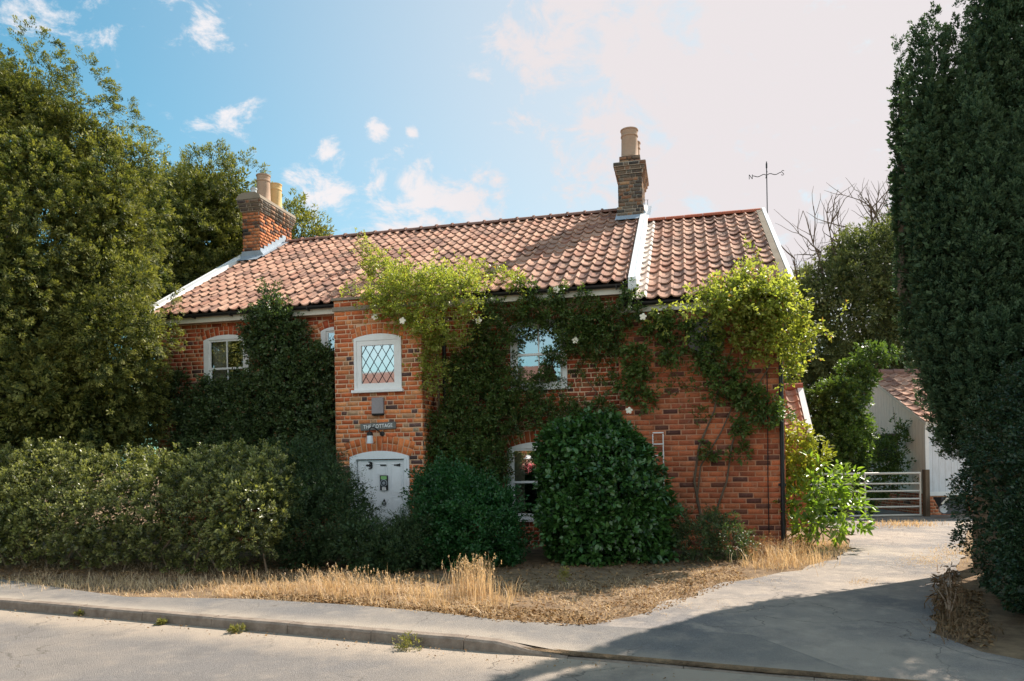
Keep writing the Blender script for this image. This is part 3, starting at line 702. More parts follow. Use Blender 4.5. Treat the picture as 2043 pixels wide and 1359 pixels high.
def window(name, key, Y, fw=.10, kind='sash', bars=True, sill=True, curtain=None, M=M_white):
    a, b, z0, z1, r = OPN[key] if isinstance(key, str) else key
    a += .004; b -= .004
    mb = MB(); ia, ib, iz0, iz1 = a + fw, b - fw, z0 + .07, z1 - .0
    frame_panel(mb, a, b, z0, z1, r, ia, ib, iz0, iz1, Y - .012, Y + .06)
    mb.box((ia, Y + .004, iz1 - .02), (ib, Y + .05, iz1)) if False else None
    o = mb.build(name, M, cot, bevel=0)
    if sill: MB().box((a - .05, Y - .06, z0 - .035), (b + .05, Y + .03, z0 + .005)).build('sill', M, o, bevel=.004)
    mid = (iz0 + iz1) / 2 + .0; sw = .038
    if kind == 'sash':
        for (s0, s1, yy) in ((mid - .018, iz1, Y + .012), (iz0, mid + .018, Y + .03)):
            sb = MB(); sb.box((ia, yy, s0), (ib, yy + .02, s0 + sw)); sb.box((ia, yy, s1 - sw), (ib, yy + .02, s1)); sb.box((ia, yy, s0 + sw), (ia + sw, yy + .02, s1 - sw)); sb.box((ib - sw, yy, s0 + sw), (ib, yy + .02, s1 - sw))
            if bars: sb.box(((ia + ib) / 2 - .011, yy + .002, s0 + sw), ((ia + ib) / 2 + .011, yy + .018, s1 - sw))
            so = sb.build('sash', M, o)
            MB().add([(ia + .01, yy + .012, s0 + .01), (ib - .01, yy + .012, s0 + .01), (ib - .01, yy + .012, s1 - .01), (ia + .01, yy + .012, s1 - .01)], [(0, 1, 2, 3)]).build('pane', M_glass, o)
    # room behind
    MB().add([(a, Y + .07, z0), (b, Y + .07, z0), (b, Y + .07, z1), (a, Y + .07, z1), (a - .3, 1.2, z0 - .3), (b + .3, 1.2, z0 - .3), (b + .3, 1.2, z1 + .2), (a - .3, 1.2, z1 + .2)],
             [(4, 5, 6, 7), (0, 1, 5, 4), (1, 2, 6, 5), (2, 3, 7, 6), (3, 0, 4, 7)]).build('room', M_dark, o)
    if curtain:
        for (c0, c1, tie) in curtain:
            V = []; F = []; nx, nz = 40, 14
            for k in range(nz + 1):
                z = iz1 - (iz1 - iz0) * k / nz; f = k / nz
                sq = 1 - tie * math.sin(min(1, f / .6) * math.pi / 2) * .6
                for i in range(nx + 1):
                    x = c0 + (c1 - c0) * (i / nx) * sq; V.append((x, Y + .13 + .022 * math.sin(i * 1.35 + .4 * math.sin(k)), z))
            for k in range(nz):
                for i in range(nx): q = k * (nx + 1) + i; F.append((q, q + 1, q + nx + 2, q + nx + 1))
            MB().add(V, F).build('curtain', M_curt, o, smooth=False)
    return o
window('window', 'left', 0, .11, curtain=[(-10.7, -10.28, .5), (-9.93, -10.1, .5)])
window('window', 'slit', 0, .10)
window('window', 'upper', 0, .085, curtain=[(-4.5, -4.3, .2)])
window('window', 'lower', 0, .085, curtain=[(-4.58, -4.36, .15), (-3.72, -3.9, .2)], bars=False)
# leaded porch window
a, b, z0, z1, r = PW; a += .004; b -= .004
mb = MB(); frame_panel(mb, a, b, z0, z1, r, a + .05, b - .05, z0 + .05, z1 - .045, PY - .03, PY + .05)
lw = mb.build('leaded_window', M_white, cot); MB().box((a - .04, PY - .085, z0 - .03), (b + .04, PY - .0, z0 + .02)).build('sill', M_white, lw, bevel=.004)
ia, ib, iz0, iz1 = a + .052, b - .052, z0 + .052, z1 - .047
sb = MB(); fw = .085
sb.box((ia, PY - .02, iz0), (ib, PY + .02, iz0 + fw)); sb.box((ia, PY - .02, iz1 - fw), (ib, PY + .02, iz1)); sb.box((ia, PY - .02, iz0 + fw), (ia + fw, PY + .02, iz1 - fw)); sb.box((ib - fw, PY - .02, iz0 + fw), (ib, PY + .02, iz1 - fw))
so = sb.build('casement', M_white, lw, bevel=0)
ga, gb, gz0, gz1 = ia + fw, ib - fw, iz0 + fw, iz1 - fw
def glf(t):
    gl = t.new('ShaderNodeBsdfGlossy'); gl.inputs['Roughness'].default_value = .03; gl.inputs[0].default_value = (.92, .84, .82, 1)
    df = t.new('ShaderNodeBsdfDiffuse'); df.inputs[0].default_value = (.20, .2, .2, 1)
    m = t.new('ShaderNodeMixShader'); m.inputs[0].default_value = .62; t.link(df.outputs[0], m.inputs[1]); t.link(gl.outputs[0], m.inputs[2]); return m.outputs[0]
M_glass2 = mat('blind_backed_glass', glf)
MB().add([(ga - .005, PY + .004, gz0 - .005), (gb + .005, PY + .004, gz0 - .005), (gb + .005, PY + .004, gz1 + .005), (ga - .005, PY + .004, gz1 + .005)], [(0, 1, 2, 3)]).build('pane', M_glass2, lw)
ld_ = MB(); nx = 4.0; dx = (gb - ga) / nx; sl = 1.62
for sgn in (1, -1):
    for i in range(-8, 12):
        # line x = x0 + i*dx + sgn*(z-gz0)/sl
        x0_ = ga + i * dx; zz = []
        P = []
        for z in np.linspace(gz0, gz1, 60):
            x = x0_ + sgn * (z - gz0) / sl
            if ga <= x <= gb: P.append((x, z))
        if len(P) > 2: ld_.tube([(P[0][0], PY - .002, P[0][1]), (P[-1][0], PY - .002, P[-1][1])], .005, 5)
ld_.build('lead_cames', M_iron, lw)
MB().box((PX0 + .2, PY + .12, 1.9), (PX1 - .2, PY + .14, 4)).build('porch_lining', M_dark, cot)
# door
a, b, z0, z1, r = PD; a += .004; b -= .004
mb = MB(); frame_panel(mb, a, b, z0, z1, r, a + .115, b - .09, z0, z1 - .045, PY - .035, PY + .09)
top = arch_poly(a - .0, b + .0, z1, z1, r)[2:]
df = mb.build('door_frame', M_white_wood, cot)
MB().box((a + .05, PY - .048, z0), (a + .07, PY - .036, z1)).build('frame_moulding', M_white_wood, df); MB().box((b - .06, PY - .048, z0), (b - .04, PY - .036, z1)).build('frame_moulding', M_white_wood, df)
da, db, dz0, dz1 = a + .13, b - .094, -.12, z1 - .06; DY = PY + .03
dm = MB(); dm.box((da, DY, dz0), (db, DY + .045, dz1)); dw = db - da
door = dm.build('front_door', M_white_wood, cot)
pn = MB()
cols = [(da + .04, da + dw * .30), (da + dw * .37, da + dw * .63), (da + dw * .70, db - .04)]
rows = [(dz1 - .62, dz1 - .07), (dz1 - 1.16, dz1 - .66), (dz0 + .1, dz1 - 1.22)]
for ci, (x0_, x1_) in enumerate(cols):
    for ri, (zz0, zz1) in enumerate(rows):
        if ci == 1 and ri == 0: zz0 = dz1 - .30
        if ci == 1 and ri == 1: zz0, zz1 = dz1 - 1.1, dz1 - .86
        w_ = .010
        for q in ((x0_, zz0, x1_, zz0 + w_), (x0_, zz1 - w_, x1_, zz1), (x0_, zz0 + w_, x0_ + w_, zz1 - w_), (x1_ - w_, zz0 + w_, x1_, zz1 - w_)): pn.box((q[0], DY - .009, q[1]), (q[2], DY, q[3]))
        pn.box((x0_ + .035, DY - .011, zz0 + .035), (x1_ - .035, DY, zz1 - .035))
pn.build('door_panel', M_white_wood, door, bevel=.002)
# ironwork on the door: fleur hinge, strap, spear
iy = DY - .018
def flat(pts, name, y0=iy - .006, y1=iy + .004, par=door, m=M_iron): return MB().prism(pts, 'y', y0, y1).build(name, m, par)
hz = 1.545
fx = fac(738, 928, PY)[0]
hg = MB(); hg.prism([(fx - .09, hz), (fx - .06, hz + .02), (fx + .045, hz + .008), (fx + .045, hz - .008), (fx - .06, hz - .02)], 'y', iy - .006, iy + .004)
for s1 in (1, -1):
    pts = [(fx - .01 + .045 * math.cos(t), hz + s1 * (.032 + .028 * math.sin(t))) for t in np.linspace(-1.9, 2.0, 9)]
    hg.tube([(p[0], iy, p[1]) for p in pts], .011, 6)
    hg.tube([(fx - .02, iy, hz), (fx + .0, iy, hz + s1 * .035), (fx + .035, iy, hz + s1 * .03)], .010, 6)
hg.build('hinge_finial', M_iron, door)
mx_ = fac(764, 928, PY)[0]; flat([(mx_ - .055, hz - .011), (mx_ + .055, hz - .011), (mx_ + .055, hz + .011), (mx_ - .055, hz + .011)], 'hinge_strap')
rx_ = fac(792, 927, PY)[0]
flat([(rx_ - .06, hz - .010), (rx_ - .01, hz - .010), (rx_ + .0, hz - .022), (rx_ + .012, hz - .014), (rx_ + .055, hz - .03), (rx_ + .055, hz + .03), (rx_ + .012, hz + .014), (rx_, hz + .022), (rx_ - .01, hz + .010), (rx_ - .06, hz + .010)], 'hinge_spear')
# notice plate with a round dial, black surround
px_, pz0, pz1 = fac(765.5, 950, PY)[0], 1.105, 1.365
pl = MB().box((px_ - .075, iy - .01, pz0), (px_ + .075, iy + .004, pz1)).build('door_notice', M_iron, door)
M_green = paint('green_sticker', (.25, .50, .18), .5, .1); M_plate = paint('grey_plate', (.30, .33, .36), .4, .1)
MB().box((px_ - .055, iy - .014, pz1 - .07), (px_ + .055, iy - .011, pz1 - .012)).build('green_sticker', M_green, door)
MB().lathe((px_, iy - .02, (pz0 + pz1) / 2 - .005), [(.066, .008), (.066, 0), (.054, -.004), (.05, .004)], 24, axis='y').lathe((px_, iy - .016, (pz0 + pz1) / 2 - .005), [(.03, .004), (.03, 0), (.0, -.002)], 20, axis='y').build('dial_ring', M_plate, door, smooth=True)
MB().box((px_ - .035, iy - .014, pz0 - .004), (px_ + .038, iy - .011, pz0 + .05)).build('white_label', M_white, door)
MB().box((px_ - .02, iy - .017, pz0 + .018), (px_ + .022, iy - .0145, pz0 + .026)).build('label_arrow', M_iron, door)
kz = .885
kn = MB().tube([(px_ + .034 * math.sin(t), iy - .014, kz - .012 + .034 * math.cos(t)) for t in np.linspace(.2, 2 * math.pi - .2, 20)], [.006 + .003 * (1 - math.cos(t)) / 2 for t in np.linspace(0, 2 * math.pi, 20)], 8)
kn.prism([(px_ - .016, kz + .022), (px_ + .016, kz + .022), (px_ + .018, kz + .04), (px_ + .006, kz + .05), (px_, kz + .068), (px_ - .006, kz + .05), (px_ - .018, kz + .04)], 'y', iy - .014, iy + .004)
kn.box((px_ - .025, iy - .01, kz - .02), (px_ + .02, iy - .004, kz - .01)); kn.build('door_knocker', M_iron, door)
# name sign
def signmesh():
    cxs, czs = fac(755.5, 851, PY)[0], 2.235; w2, h2 = .335, .062; tilt = R_(2.2)
    sg = empty('name_sign', (cxs, PY - .012, czs)); sg.parent = cot; sg.rotation_euler = (0, -tilt, 0)
    sg_b = MB().box((-w2, -.02, -h2), (w2, 0, h2)).build('sign_board', M_sign, sg, bevel=.003)
    cu = bpy.data.curves.new('lettering', 'FONT'); cu.body = 'THE COTTAGE'; cu.size = .092; cu.align_x = 'CENTER'; cu.align_y = 'CENTER'; cu.extrude = .002; cu.space_character = 1.08; cu.offset = .0012
    to = bpy.data.objects.new('lettering', cu); COL.objects.link(to)
    bpy.context.view_layer.update()
    me = bpy.data.meshes.new_from_object(to.evaluated_get(bpy.context.evaluated_depsgraph_get())); COL.objects.unlink(to); bpy.data.objects.remove(to)
    V = np.array([v.co[:] for v in me.vertices]); w_ = V[:, 0].max() - V[:, 0].min(); k = .55 / w_
    # serifs read at this size through a light cutting of the strokes
    for v in me.vertices: v.co.x *= k
    me.name = 'lettering'
    lt = link('lettering', me, sg, M_white); lt.rotation_euler = (R_(90), 0, 0); lt.location = (0, -.023, -.002)
    return sg
signmesh()
# little stone and bracket lamp over the door
sx0, sx1 = fac(744, 796, PY)[0], fac(767, 796, PY)[0]
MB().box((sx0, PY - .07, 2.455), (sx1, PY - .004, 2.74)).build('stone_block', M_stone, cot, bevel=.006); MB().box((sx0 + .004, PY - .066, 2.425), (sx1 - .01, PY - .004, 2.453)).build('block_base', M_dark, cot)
lx = fac(741, 868, PY - .1)[0]; bx_ = fac(763, 866, PY)[0]
lamp = MB().lathe((bx_, PY - .012, 2.10), [(.0, -.02), (.04, -.014), (.045, 0), (.045, .01)], 18, axis='y').tube([(bx_, PY - .02, 2.10), (bx_ - .03, PY - .07, 2.14), (lx + .07, PY - .13, 2.205), (lx + .03, PY - .16, 2.215), (lx, PY - .165, 2.19), (lx - .003, PY - .165, 2.13)], .0115, 8).build('lamp_bracket', M_iron, cot, smooth=True)
MB().lathe((lx, PY - .165, 2.035), [(.0, .105), (.03, .10), (.052, .085), (.055, .035), (.05, .03)], 18).build('lamp_cap', M_iron, lamp, smooth=True)
MB().lathe((lx, PY - .165, 1.93), [(.0, .004), (.058, .0), (.060, .01), (.050, .14), (.0, .14)], 20).build('lamp_shade', M_opal, lamp, smooth=True)
# pale round plaque behind the wing foliage
pc = fac(1408, 672, -.1)
MB().lathe((pc[0], -.078, pc[2]), [(.0, -.03), (.27, -.03), (.30, -.02), (.31, 0)], 36, axis='y').build('round_plaque', M_stone, cot, smooth=True)
# weather vane
wx, wy = .24, 4.22; wv = MB(); zb = ZR - .30; zt2 = 8.04
wv.tube([(wx, wy, zb - .3), (wx, wy, zt2)], .011, 8).tube([(wx, wy, 7.9), (wx, wy, 8.0)], .018, 8)
za = 7.75
def arm(sg_, ltr):
    P = [(wx + sg_ * t, wy, za + .018 * math.sin(t * 26) * (1 if t > .04 else 0) - .015 * sg_ * 0 + .03 * t * sg_) for t in np.linspace(0, .30, 14)]; wv.tube(P, .008, 6)
    ex = wx + sg_ * .33; ez = za + .03 * .3 * sg_
    if ltr == 'N':
        wv.tube([(ex - .035, wy, ez - .05), (ex - .035, wy, ez + .05)], .007, 6).tube([(ex - .035, wy, ez + .05), (ex + .03, wy, ez - .05)], .007, 6).tube([(ex + .03, wy, ez - .05), (ex + .03, wy, ez + .05)], .007, 6)
    else:
        wv.tube([(ex + .03, wy, ez + .04), (ex, wy, ez + .055), (ex - .025, wy, ez + .03), (ex, wy, ez), (ex + .028, wy, ez - .03), (ex, wy, ez - .052), (ex - .03, wy, ez - .038)], .007, 6)
arm(-1, 'N'); arm(1, 'S')
wv.tube([(wx - .01, wy - .2, za), (wx, wy + .2, za)], .007, 6); wv.build('weather_vane', M_iron, cot)
MB().tube([(XVR + .03, 4.2, 7.1), (XVR + .03, 4.2, 7.45)], .006, 6).tube([(XVR - .05, 4.2, 7.45), (XVR + .05, 4.2, 7.45)], .004, 5).build('ridge_aerial', M_iron, cot)
# rear right extension, its tiled slope shows beyond the corner
ex0, ey, ez_ = .0, 3.9, 1.97
ea = fac(1622, 862, ey)
EXR = ea[0]; EZ = ea[2]
L_ = 1.7
tiles('extension_roof_slope', .0, EXR - .12, 4, 6, ey, EZ, L_, M_tile, 31, ang=38)
mb = MB(); t38, c38, s38 = math.tan(R_(38)), math.cos(R_(38)), math.sin(R_(38))
mb.prism([(ey, EZ - .12), (ey + L_ * c38, EZ + L_ * s38 - .12), (ey + L_ * c38, EZ + L_ * s38 + .07), (ey - .02, EZ + .05)], 'x', EXR - .12, EXR - .0).build('extension_verge', M_white, cot)
brick_panel('extension_wall', cot, M_brick_wing, M_mortar_wing, (0.01, ey + .15, 0), (1, 0, 0), (0, -1, 0), EXR - .1, EZ - .03, [], bottom=-.15, sid=61)
MB().box((0.01, ey + .16, -.1), (EXR - .1, ey + L_ * c38, EZ + .02)).build('extension_side', M_brick_wing, cot)
MB().box((0.01, ey + .10, EZ - .13), (EXR - .02, ey + .14, EZ - .02)).build('extension_fascia', M_cream, cot)
MB().tube([(0.01, ey + L_ * c38, EZ + L_ * s38 + .04), (EXR, ey + L_ * c38, EZ + L_ * s38 + .04)], .09, 10).build('extension_ridge_tiles', M_ridge_new, cot, smooth=True)
# trellis on the wing wall
tr_ = empty('trellis', tuple(loc2w(np.array([-2.02, -.16, 0.]))), -YAW, 'white wooden ladder trellis against the brick wall beside the camellia bush', 'trellis')
mb = MB()
for x in (-.085, .085): MB().box((x - .009, -.01, .3), (x + .009, .01, 2.0)).build('upright', M_white, tr_)
for z in np.arange(.5, 2.05, .19): MB().box((-.085, -.022, z - .011), (.095, -.0105, z + .009)).build('rung', M_white, tr_)

# ------------------------------------------------------------------ foliage
def nrm(a): return a / (np.linalg.norm(a, axis=-1, keepdims=True) + 1e-9)
def lumps(p, s, seed):
    r = np.random.default_rng(seed); out = np.zeros(len(p))
    for k in range(5):
        d = r.normal(size=3); d /= np.linalg.norm(d); f = s * (1.5 ** k); out += np.sin(p @ d * f + r.uniform(0, 6.28)) / (1.25 ** k)
    return out / 3
def leafarr(blobs, ncl, cl=(.35, .12), nl=60, leaf=(.05, .02), wo=1., wu=.3, wr=.5, droop=0., lump=.12, lfreq=2.5, seed=1, shell=(.75, 1.03), shape='q', flat=.6, keep=None, cam0=None, back=.45, spread=.9, fold=.25, gcl=None, inner=.8):
    r = np.random.default_rng(seed); B = np.array([list(b[:6]) for b in blobs], float); wt = np.array([b[6] if len(b) > 6 else 1. for b in blobs])
    ar = (B[:, 3] * B[:, 4] + B[:, 4] * B[:, 5] + B[:, 3] * B[:, 5]) * wt; idx = r.choice(len(B), int(ncl * 1.6), p=ar / ar.sum())
    d = nrm(r.normal(size=(len(idx), 3))); C = B[idx, :3]; Rr = B[idx, 3:6]
    p = C + d * Rr; f = 1 + lump * lumps(p, lfreq, seed + 5); u = r.uniform(shell[0], shell[1], len(idx)); p = C + d * Rr * (f * u)[:, None]
    out = nrm(d / Rr)
    ok = np.ones(len(p), bool)
    for k in range(len(B)):
        q = np.linalg.norm((p - B[k, :3]) / B[k, 3:6], axis=1); ok &= (q > inner) | (idx == k)
    if keep is not None: ok &= keep(p)
    if cam0 is not None:
        tc = nrm(np.array(cam0) - p); ok &= ((out * tc).sum(1) > -.25) | (r.random(len(p)) < back)
    p, out = p[ok][:ncl], out[ok][:ncl]; n = len(p)
    ax = nrm(out * wo + np.array([0, 0, wu]) + r.normal(size=(n, 3)) * wr)
    size = r.uniform(.6, 1.35, n); La = cl[0] * size; Ra = cl[1] * size
    N = n * nl; t = r.random((n, nl)) ** .8
    rad = nrm(np.cross(ax[:, None, :], r.normal(size=(n, nl, 3)))); rr = np.sqrt(r.random((n, nl)))
    P = p[:, None, :] + ax[:, None, :] * (t * La[:, None])[..., None] + rad * (rr * Ra[:, None] * (1 - .65 * t))[..., None]
    P[..., 2] += droop * (t * La[:, None]) ** 2
    D = nrm(ax[:, None, :] * (.7 + .5 * t[..., None]) + rad * spread + r.normal(size=(n, nl, 3)) * .35 + np.array([0, 0, droop * .5]))
    nn = r.normal(size=(n, nl, 3)) * (1 - flat) + (np.array([0, 0, 1.]) * .7 + out[:, None, :] * .6) * flat
    nn = nrm(nn - (nn * D).sum(-1, keepdims=True) * D); Sd = np.cross(nn, D)
    ls = r.uniform(.65, 1.25, (n, nl)); L = (leaf[0] * ls)[..., None]; Wd = (leaf[1] * ls)[..., None] * .5
    fo = nn * Wd * fold
    if shape == 'q':
        V = np.stack([P, P + D * L * .45 + Sd * Wd + fo, P + D * L, P + D * L * .45 - Sd * Wd + fo], 2).reshape(-1, 3)
        F = (np.arange(N)[:, None] * 4 + np.arange(4)); k = 4
    else:
        cv = -nn * L * .12
        V = np.stack([P, P + D * L * .28 + Sd * Wd * .92 + fo, P + D * L * .68 + Sd * Wd * .78 + fo + cv * .4, P + D * L + cv, P + D * L * .68 - Sd * Wd * .78 + fo + cv * .4, P + D * L * .28 - Sd * Wd * .92 + fo], 2).reshape(-1, 3)
        b = np.arange(N)[:, None] * 6; F = np.concatenate([b + np.array([0, 1, 2, 3]), b + np.array([0, 3, 4, 5])]); k = 6
    g_ = r.random(n) if gcl is None else gcl(p, r)
    A = np.stack([r.random((n, nl)), np.repeat(g_[:, None], nl, 1), t, np.ones((n, nl))], -1).reshape(-1, 4)
    return V, F, np.repeat(A, k, 0)
def boughs(blobs, n, rr, seed, el=(1., 1., 1.3), keep=None, at_=.93, mnf=.95):
    r = np.random.default_rng(seed); B = np.array([list(b[:6]) for b in blobs], float); ar = B[:, 3] * B[:, 4] + B[:, 4] * B[:, 5] + B[:, 3] * B[:, 5]; idx = r.choice(len(B), n * 3, p=ar / ar.sum())
    d = nrm(r.normal(size=(len(idx), 3))); p = B[idx, :3] + d * B[idx, 3:6] * (at_ + r.normal(0, .05, (len(idx), 1))); ok = np.ones(len(p), bool)
    for k in range(len(B)): ok &= (np.linalg.norm((p - B[k, :3]) / B[k, 3:6], axis=1) > .85) | (idx == k)
    if keep is not None: ok &= keep(p)
    ok &= (d[:, 1] < .35) | (r.random(len(p)) < .35)
    p = p[ok]; out = []; mn = rr * mnf
    for q in p:
        if len(out) >= n: break
        if all((q[0] - o[0]) ** 2 + (q[1] - o[1]) ** 2 + (q[2] - o[2]) ** 2 > mn * mn for o in out): s_ = rr * r.uniform(.7, 1.25); out.append((q[0], q[1], q[2], s_ * el[0], s_ * el[1], s_ * el[2]))
    return out
def merge(parts):
    V = []; F = []; A = []; o = 0
    for v, f, a in parts: V.append(v); F.append(f + o); A.append(a); o += len(v)
    return np.concatenate(V), np.concatenate(F), np.concatenate(A)
NL = 0
def plant(name, base, label, cat, parts, m, group=None, part='foliage', rz=0, stems=None, local=False, stemname='trunk', stemmat=None):
    """Empty at base; parts = leaf arrays in world (or cottage) coordinates"""
    global NL
    bw_ = tuple(loc2w(np.array(base, float))) if local else tuple(base)
    e = empty(name, bw_, -YAW if local else 0, label, cat, group)
    V, F, A = merge(parts); NL += len(F)
    npmesh(part, V - np.array(base, float), F, m, e, attr=A)
    if stems:
        if len(stems) > 30:
            mb = MB()
            for (pts, r) in stems[:-1]: mb.tube([np.array(q, float) - np.array(base, float) for q in pts], r, 5)
            mb.build('branches', stemmat or M_bark, e, smooth=True); stems = stems[-1:]
        for (pts, r) in stems: MB().tube([np.array(q, float) - np.array(base, float) for q in pts], r, 7).build(stemname, stemmat or M_bark, e, smooth=True)
    return e
def pb(u, v, d, rp, ry=None, w=1., sx=1., sz=1.):     # blob around the point seen at pixel (u,v), d metres away
    c = at(u, v, d); r = rp * d / FPX; return (c[0], c[1], c[2], r * sx, ry if ry else r, r * sz, w)
def fb(u, v, rp, Y=-.2, ry=.2, w=1., sx=1., sz=1.):    # blob on the cottage plane Y, cottage coordinates
    c = fac(u, v, Y); d = 11.91 + c[0] * RX[1] + 0; r = rp * d / FPX; return (c[0], Y, c[2], r * sx, ry, r * sz, w)
CAM = (0, 0, EYE); CAML = tuple(np.array([(-O).dot(RX), (-O).dot(BY), EYE]))
LM_yew = leafmat('yew_leaf', (.018, .036, .012), (.095, .120, .034), (.26, .25, .065), .28, .55, .3)  # pale yellow tip colour imitates sun on the outer sprays
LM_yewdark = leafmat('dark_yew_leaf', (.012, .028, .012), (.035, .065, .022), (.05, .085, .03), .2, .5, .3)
LM_cyp = leafmat('cypress_leaf', (.014, .036, .018), (.058, .105, .052), (.095, .14, .066), .2, .6, .25, trc=(1.1, 1.4, .8))
LM_hedge = leafmat('privet_leaf', (.022, .033, .012), (.085, .10, .032), (.30, .30, .10), .3, .36, .5)  # tips lightened, standing in for sunlight on the hedge
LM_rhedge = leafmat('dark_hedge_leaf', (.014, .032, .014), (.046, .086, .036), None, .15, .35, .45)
LM_camel = leafmat('camellia_leaf', (.010, .038, .011), (.040, .095, .024), (.06, .14, .03), .15, .28, .55)
LM_green = leafmat('green_shrub_leaf', (.012, .048, .014), (.038, .125, .032), None, .25, .4, .4)
LM_rose = leafmat('sunlit_rose_leaf', (.10, .135, .026), (.29, .32, .07), (.36, .36, .09), .5, .45, .4, brown=(.35, .16, .06, .965))  # bright leaf colour carries the sunlight on the upper rose growth
LM_ivy = leafmat('dark_climber_leaf', (.022, .040, .018), (.065, .105, .042), (.10, .14, .05), .3, .42, .4, brown=(.22, .10, .05, .97))
LM_wall = leafmat('wall_rose_leaf', (.028, .05, .016), (.08, .13, .035), (.11, .16, .04), .35, .42, .4, brown=(.28, .14, .06, .965))
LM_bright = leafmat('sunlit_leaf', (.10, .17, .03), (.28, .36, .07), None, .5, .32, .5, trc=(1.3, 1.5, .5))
LM_back = leafmat('back_tree_leaf', (.035, .055, .028), (.115, .14, .062), (.17, .18, .07), .35, .6, .2)
LM_litter = leafmat('leaf_litter', (.14, .08, .04), (.38, .25, .13), None, .2, .8, .1, trc=(1, .8, .5))
LM_straw = leafmat('straw', (.38, .25, .14), (.70, .52, .33), (.80, .62, .42), .35, .7, .2, trc=(1.1, .95, .6))

# big yew by the left gable
yb = [pb(-90, 380, 14, 235), pb(90, 410, 14, 185), pb(30, 590, 13.8, 235), pb(180, 450, 13.8, 108), pb(205, 565, 13.5, 90), pb(205, 660, 13.2, 100), pb(110, 800, 13.4, 160), pb(-40, 820, 13.4, 190), pb(250, 800, 14.4, 90), pb(150, 880, 14.8, 70), pb(40, 880, 14.8, 70), pb(30, 255, 14, 105), pb(140, 310, 14, 92), pb(215, 345, 14, 70), pb(265, 335, 14, 40), pb(290, 650, 13.2, 22)]
yg = lambda p, r: np.clip(.5 + .5 * lumps(p, 1.3, 3) + r.normal(0, .22, len(p)), 0, 1)
plant('yew_tree', (-9.6, 13.8, .05), 'huge dark yew tree left of the cottage, its sunlit feathery boughs hanging over the hedge', 'tree',
      [leafarr(boughs(yb, 190, .50, 5, (.85, .95, 1.6), at_=.92, mnf=1.4), 6200, (.20, .07), 66, (.046, .017), 1., .2, .35, -.3, .10, 2.2, 11, (.80, 1.06), cam0=CAM, back=.25, gcl=yg, flat=.8, inner=.7, spread=.5), leafarr(yb, 1500, (.4, .14), 44, (.07, .026), seed=13, shell=(.55, .70), cam0=CAM),
       leafarr(yb, 4600, (.4, .2), 46, (.075, .036), 1, 0, .8, 0, .1, 2, 12, (.52, .72), cam0=CAM, back=.3), leafarr([b for b in yb if b[3] < 1.15], 1900, (.2, .1), 46, (.05, .018), 1, .1, .5, -.2, .06, 2, 15, (.60, .97), cam0=CAM, back=.3, gcl=yg, flat=.7), leafarr([b for b in yb if b[3] > .95], 2000, (.3, .4), 16, (.24, .16), 1, 0, .8, 0, .05, 2, 14, (.2, .55), cam0=CAM, back=.8)], LM_yew,
      stems=[([(-9.6, 13.8, 0), (-9.5, 13.8, 2.5), (-9.3, 13.9, 6), (-9.2, 14, 9)], [.5, .4, .25, .06])])
# trees behind the left end of the roof
b2 = [pb(400, 430, 19.5, 88), pb(345, 500, 19, 100), pb(445, 500, 19.5, 85), pb(462, 400, 19.5, 42, sz=1.2), pb(330, 620, 18.5, 95), pb(430, 600, 19, 90), pb(300, 420, 20, 80), pb(330, 760, 17.6, 80)]
plant('yew_tree', (-8.6, 19.4, .05), 'broad yew tree standing behind the smoking chimney pots at the left end of the roof'.replace('smoking ', ''), 'tree',
      [leafarr(boughs(b2, 90, .62, 6, (.85, .95, 1.4), at_=.93, mnf=1.35), 3000, (.26, .085), 48, (.064, .022), 1, .3, .4, -.1, .12, 2, 21, (.78, 1.06), cam0=CAM, back=.2, flat=.8, inner=.7), leafarr(b2, 800, (.4, .2), 34, (.09, .04), seed=25, shell=(.6, .75), cam0=CAM), leafarr(b2, 2000, (.4, .2), 34, (.085, .042), seed=22, shell=(.55, .8), cam0=CAM), leafarr([b for b in b2 if b[3] > 1.], 800, (.3, .4), 14, (.26, .16), seed=24, lump=.05, shell=(.2, .55))], LM_yew,
      stems=[([(-8.6, 19.4, 0), (-8.5, 19.4, 4), (-8.3, 19.4, 8.3)], [.3, .22, .05])])
b3 = [pb(575, 450, 23, 34), pb(600, 475, 23, 34), pb(560, 520, 23, 50), pb(625, 505, 23, 25)]
plant('yew_tree', (-6.7, 23, .05), 'small tree crown showing just right of the brick chimney above the ridge', 'tree',
      [leafarr(b3, 380, (.5, .15), 44, (.11, .04), 1, .4, .5, 0, .15, 2, 23, (.7, 1.06), cam0=CAM)], LM_yew,
      stems=[([(-6.7, 23, 0), (-6.7, 23, 4), (-6.6, 23, 7.6)], [.25, .2, .05])])
b4 = [pb(u, 905 - h, 33, r, 2.) for (u, h, r) in ((-60, 60, 90), (60, 50, 80), (160, 55, 75), (250, 45, 70), (330, 50, 70), (420, 40, 60))]
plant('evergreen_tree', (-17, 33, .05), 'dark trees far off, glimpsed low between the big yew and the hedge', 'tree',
      [leafarr(b4, 700, (.6, .3), 30, (.22, .11), seed=27, shell=(.6, 1.05), cam0=CAM, back=.1)], LM_yewdark, stems=[([(-17, 33, 0), (-17, 33, 3)], [.3, .1])])
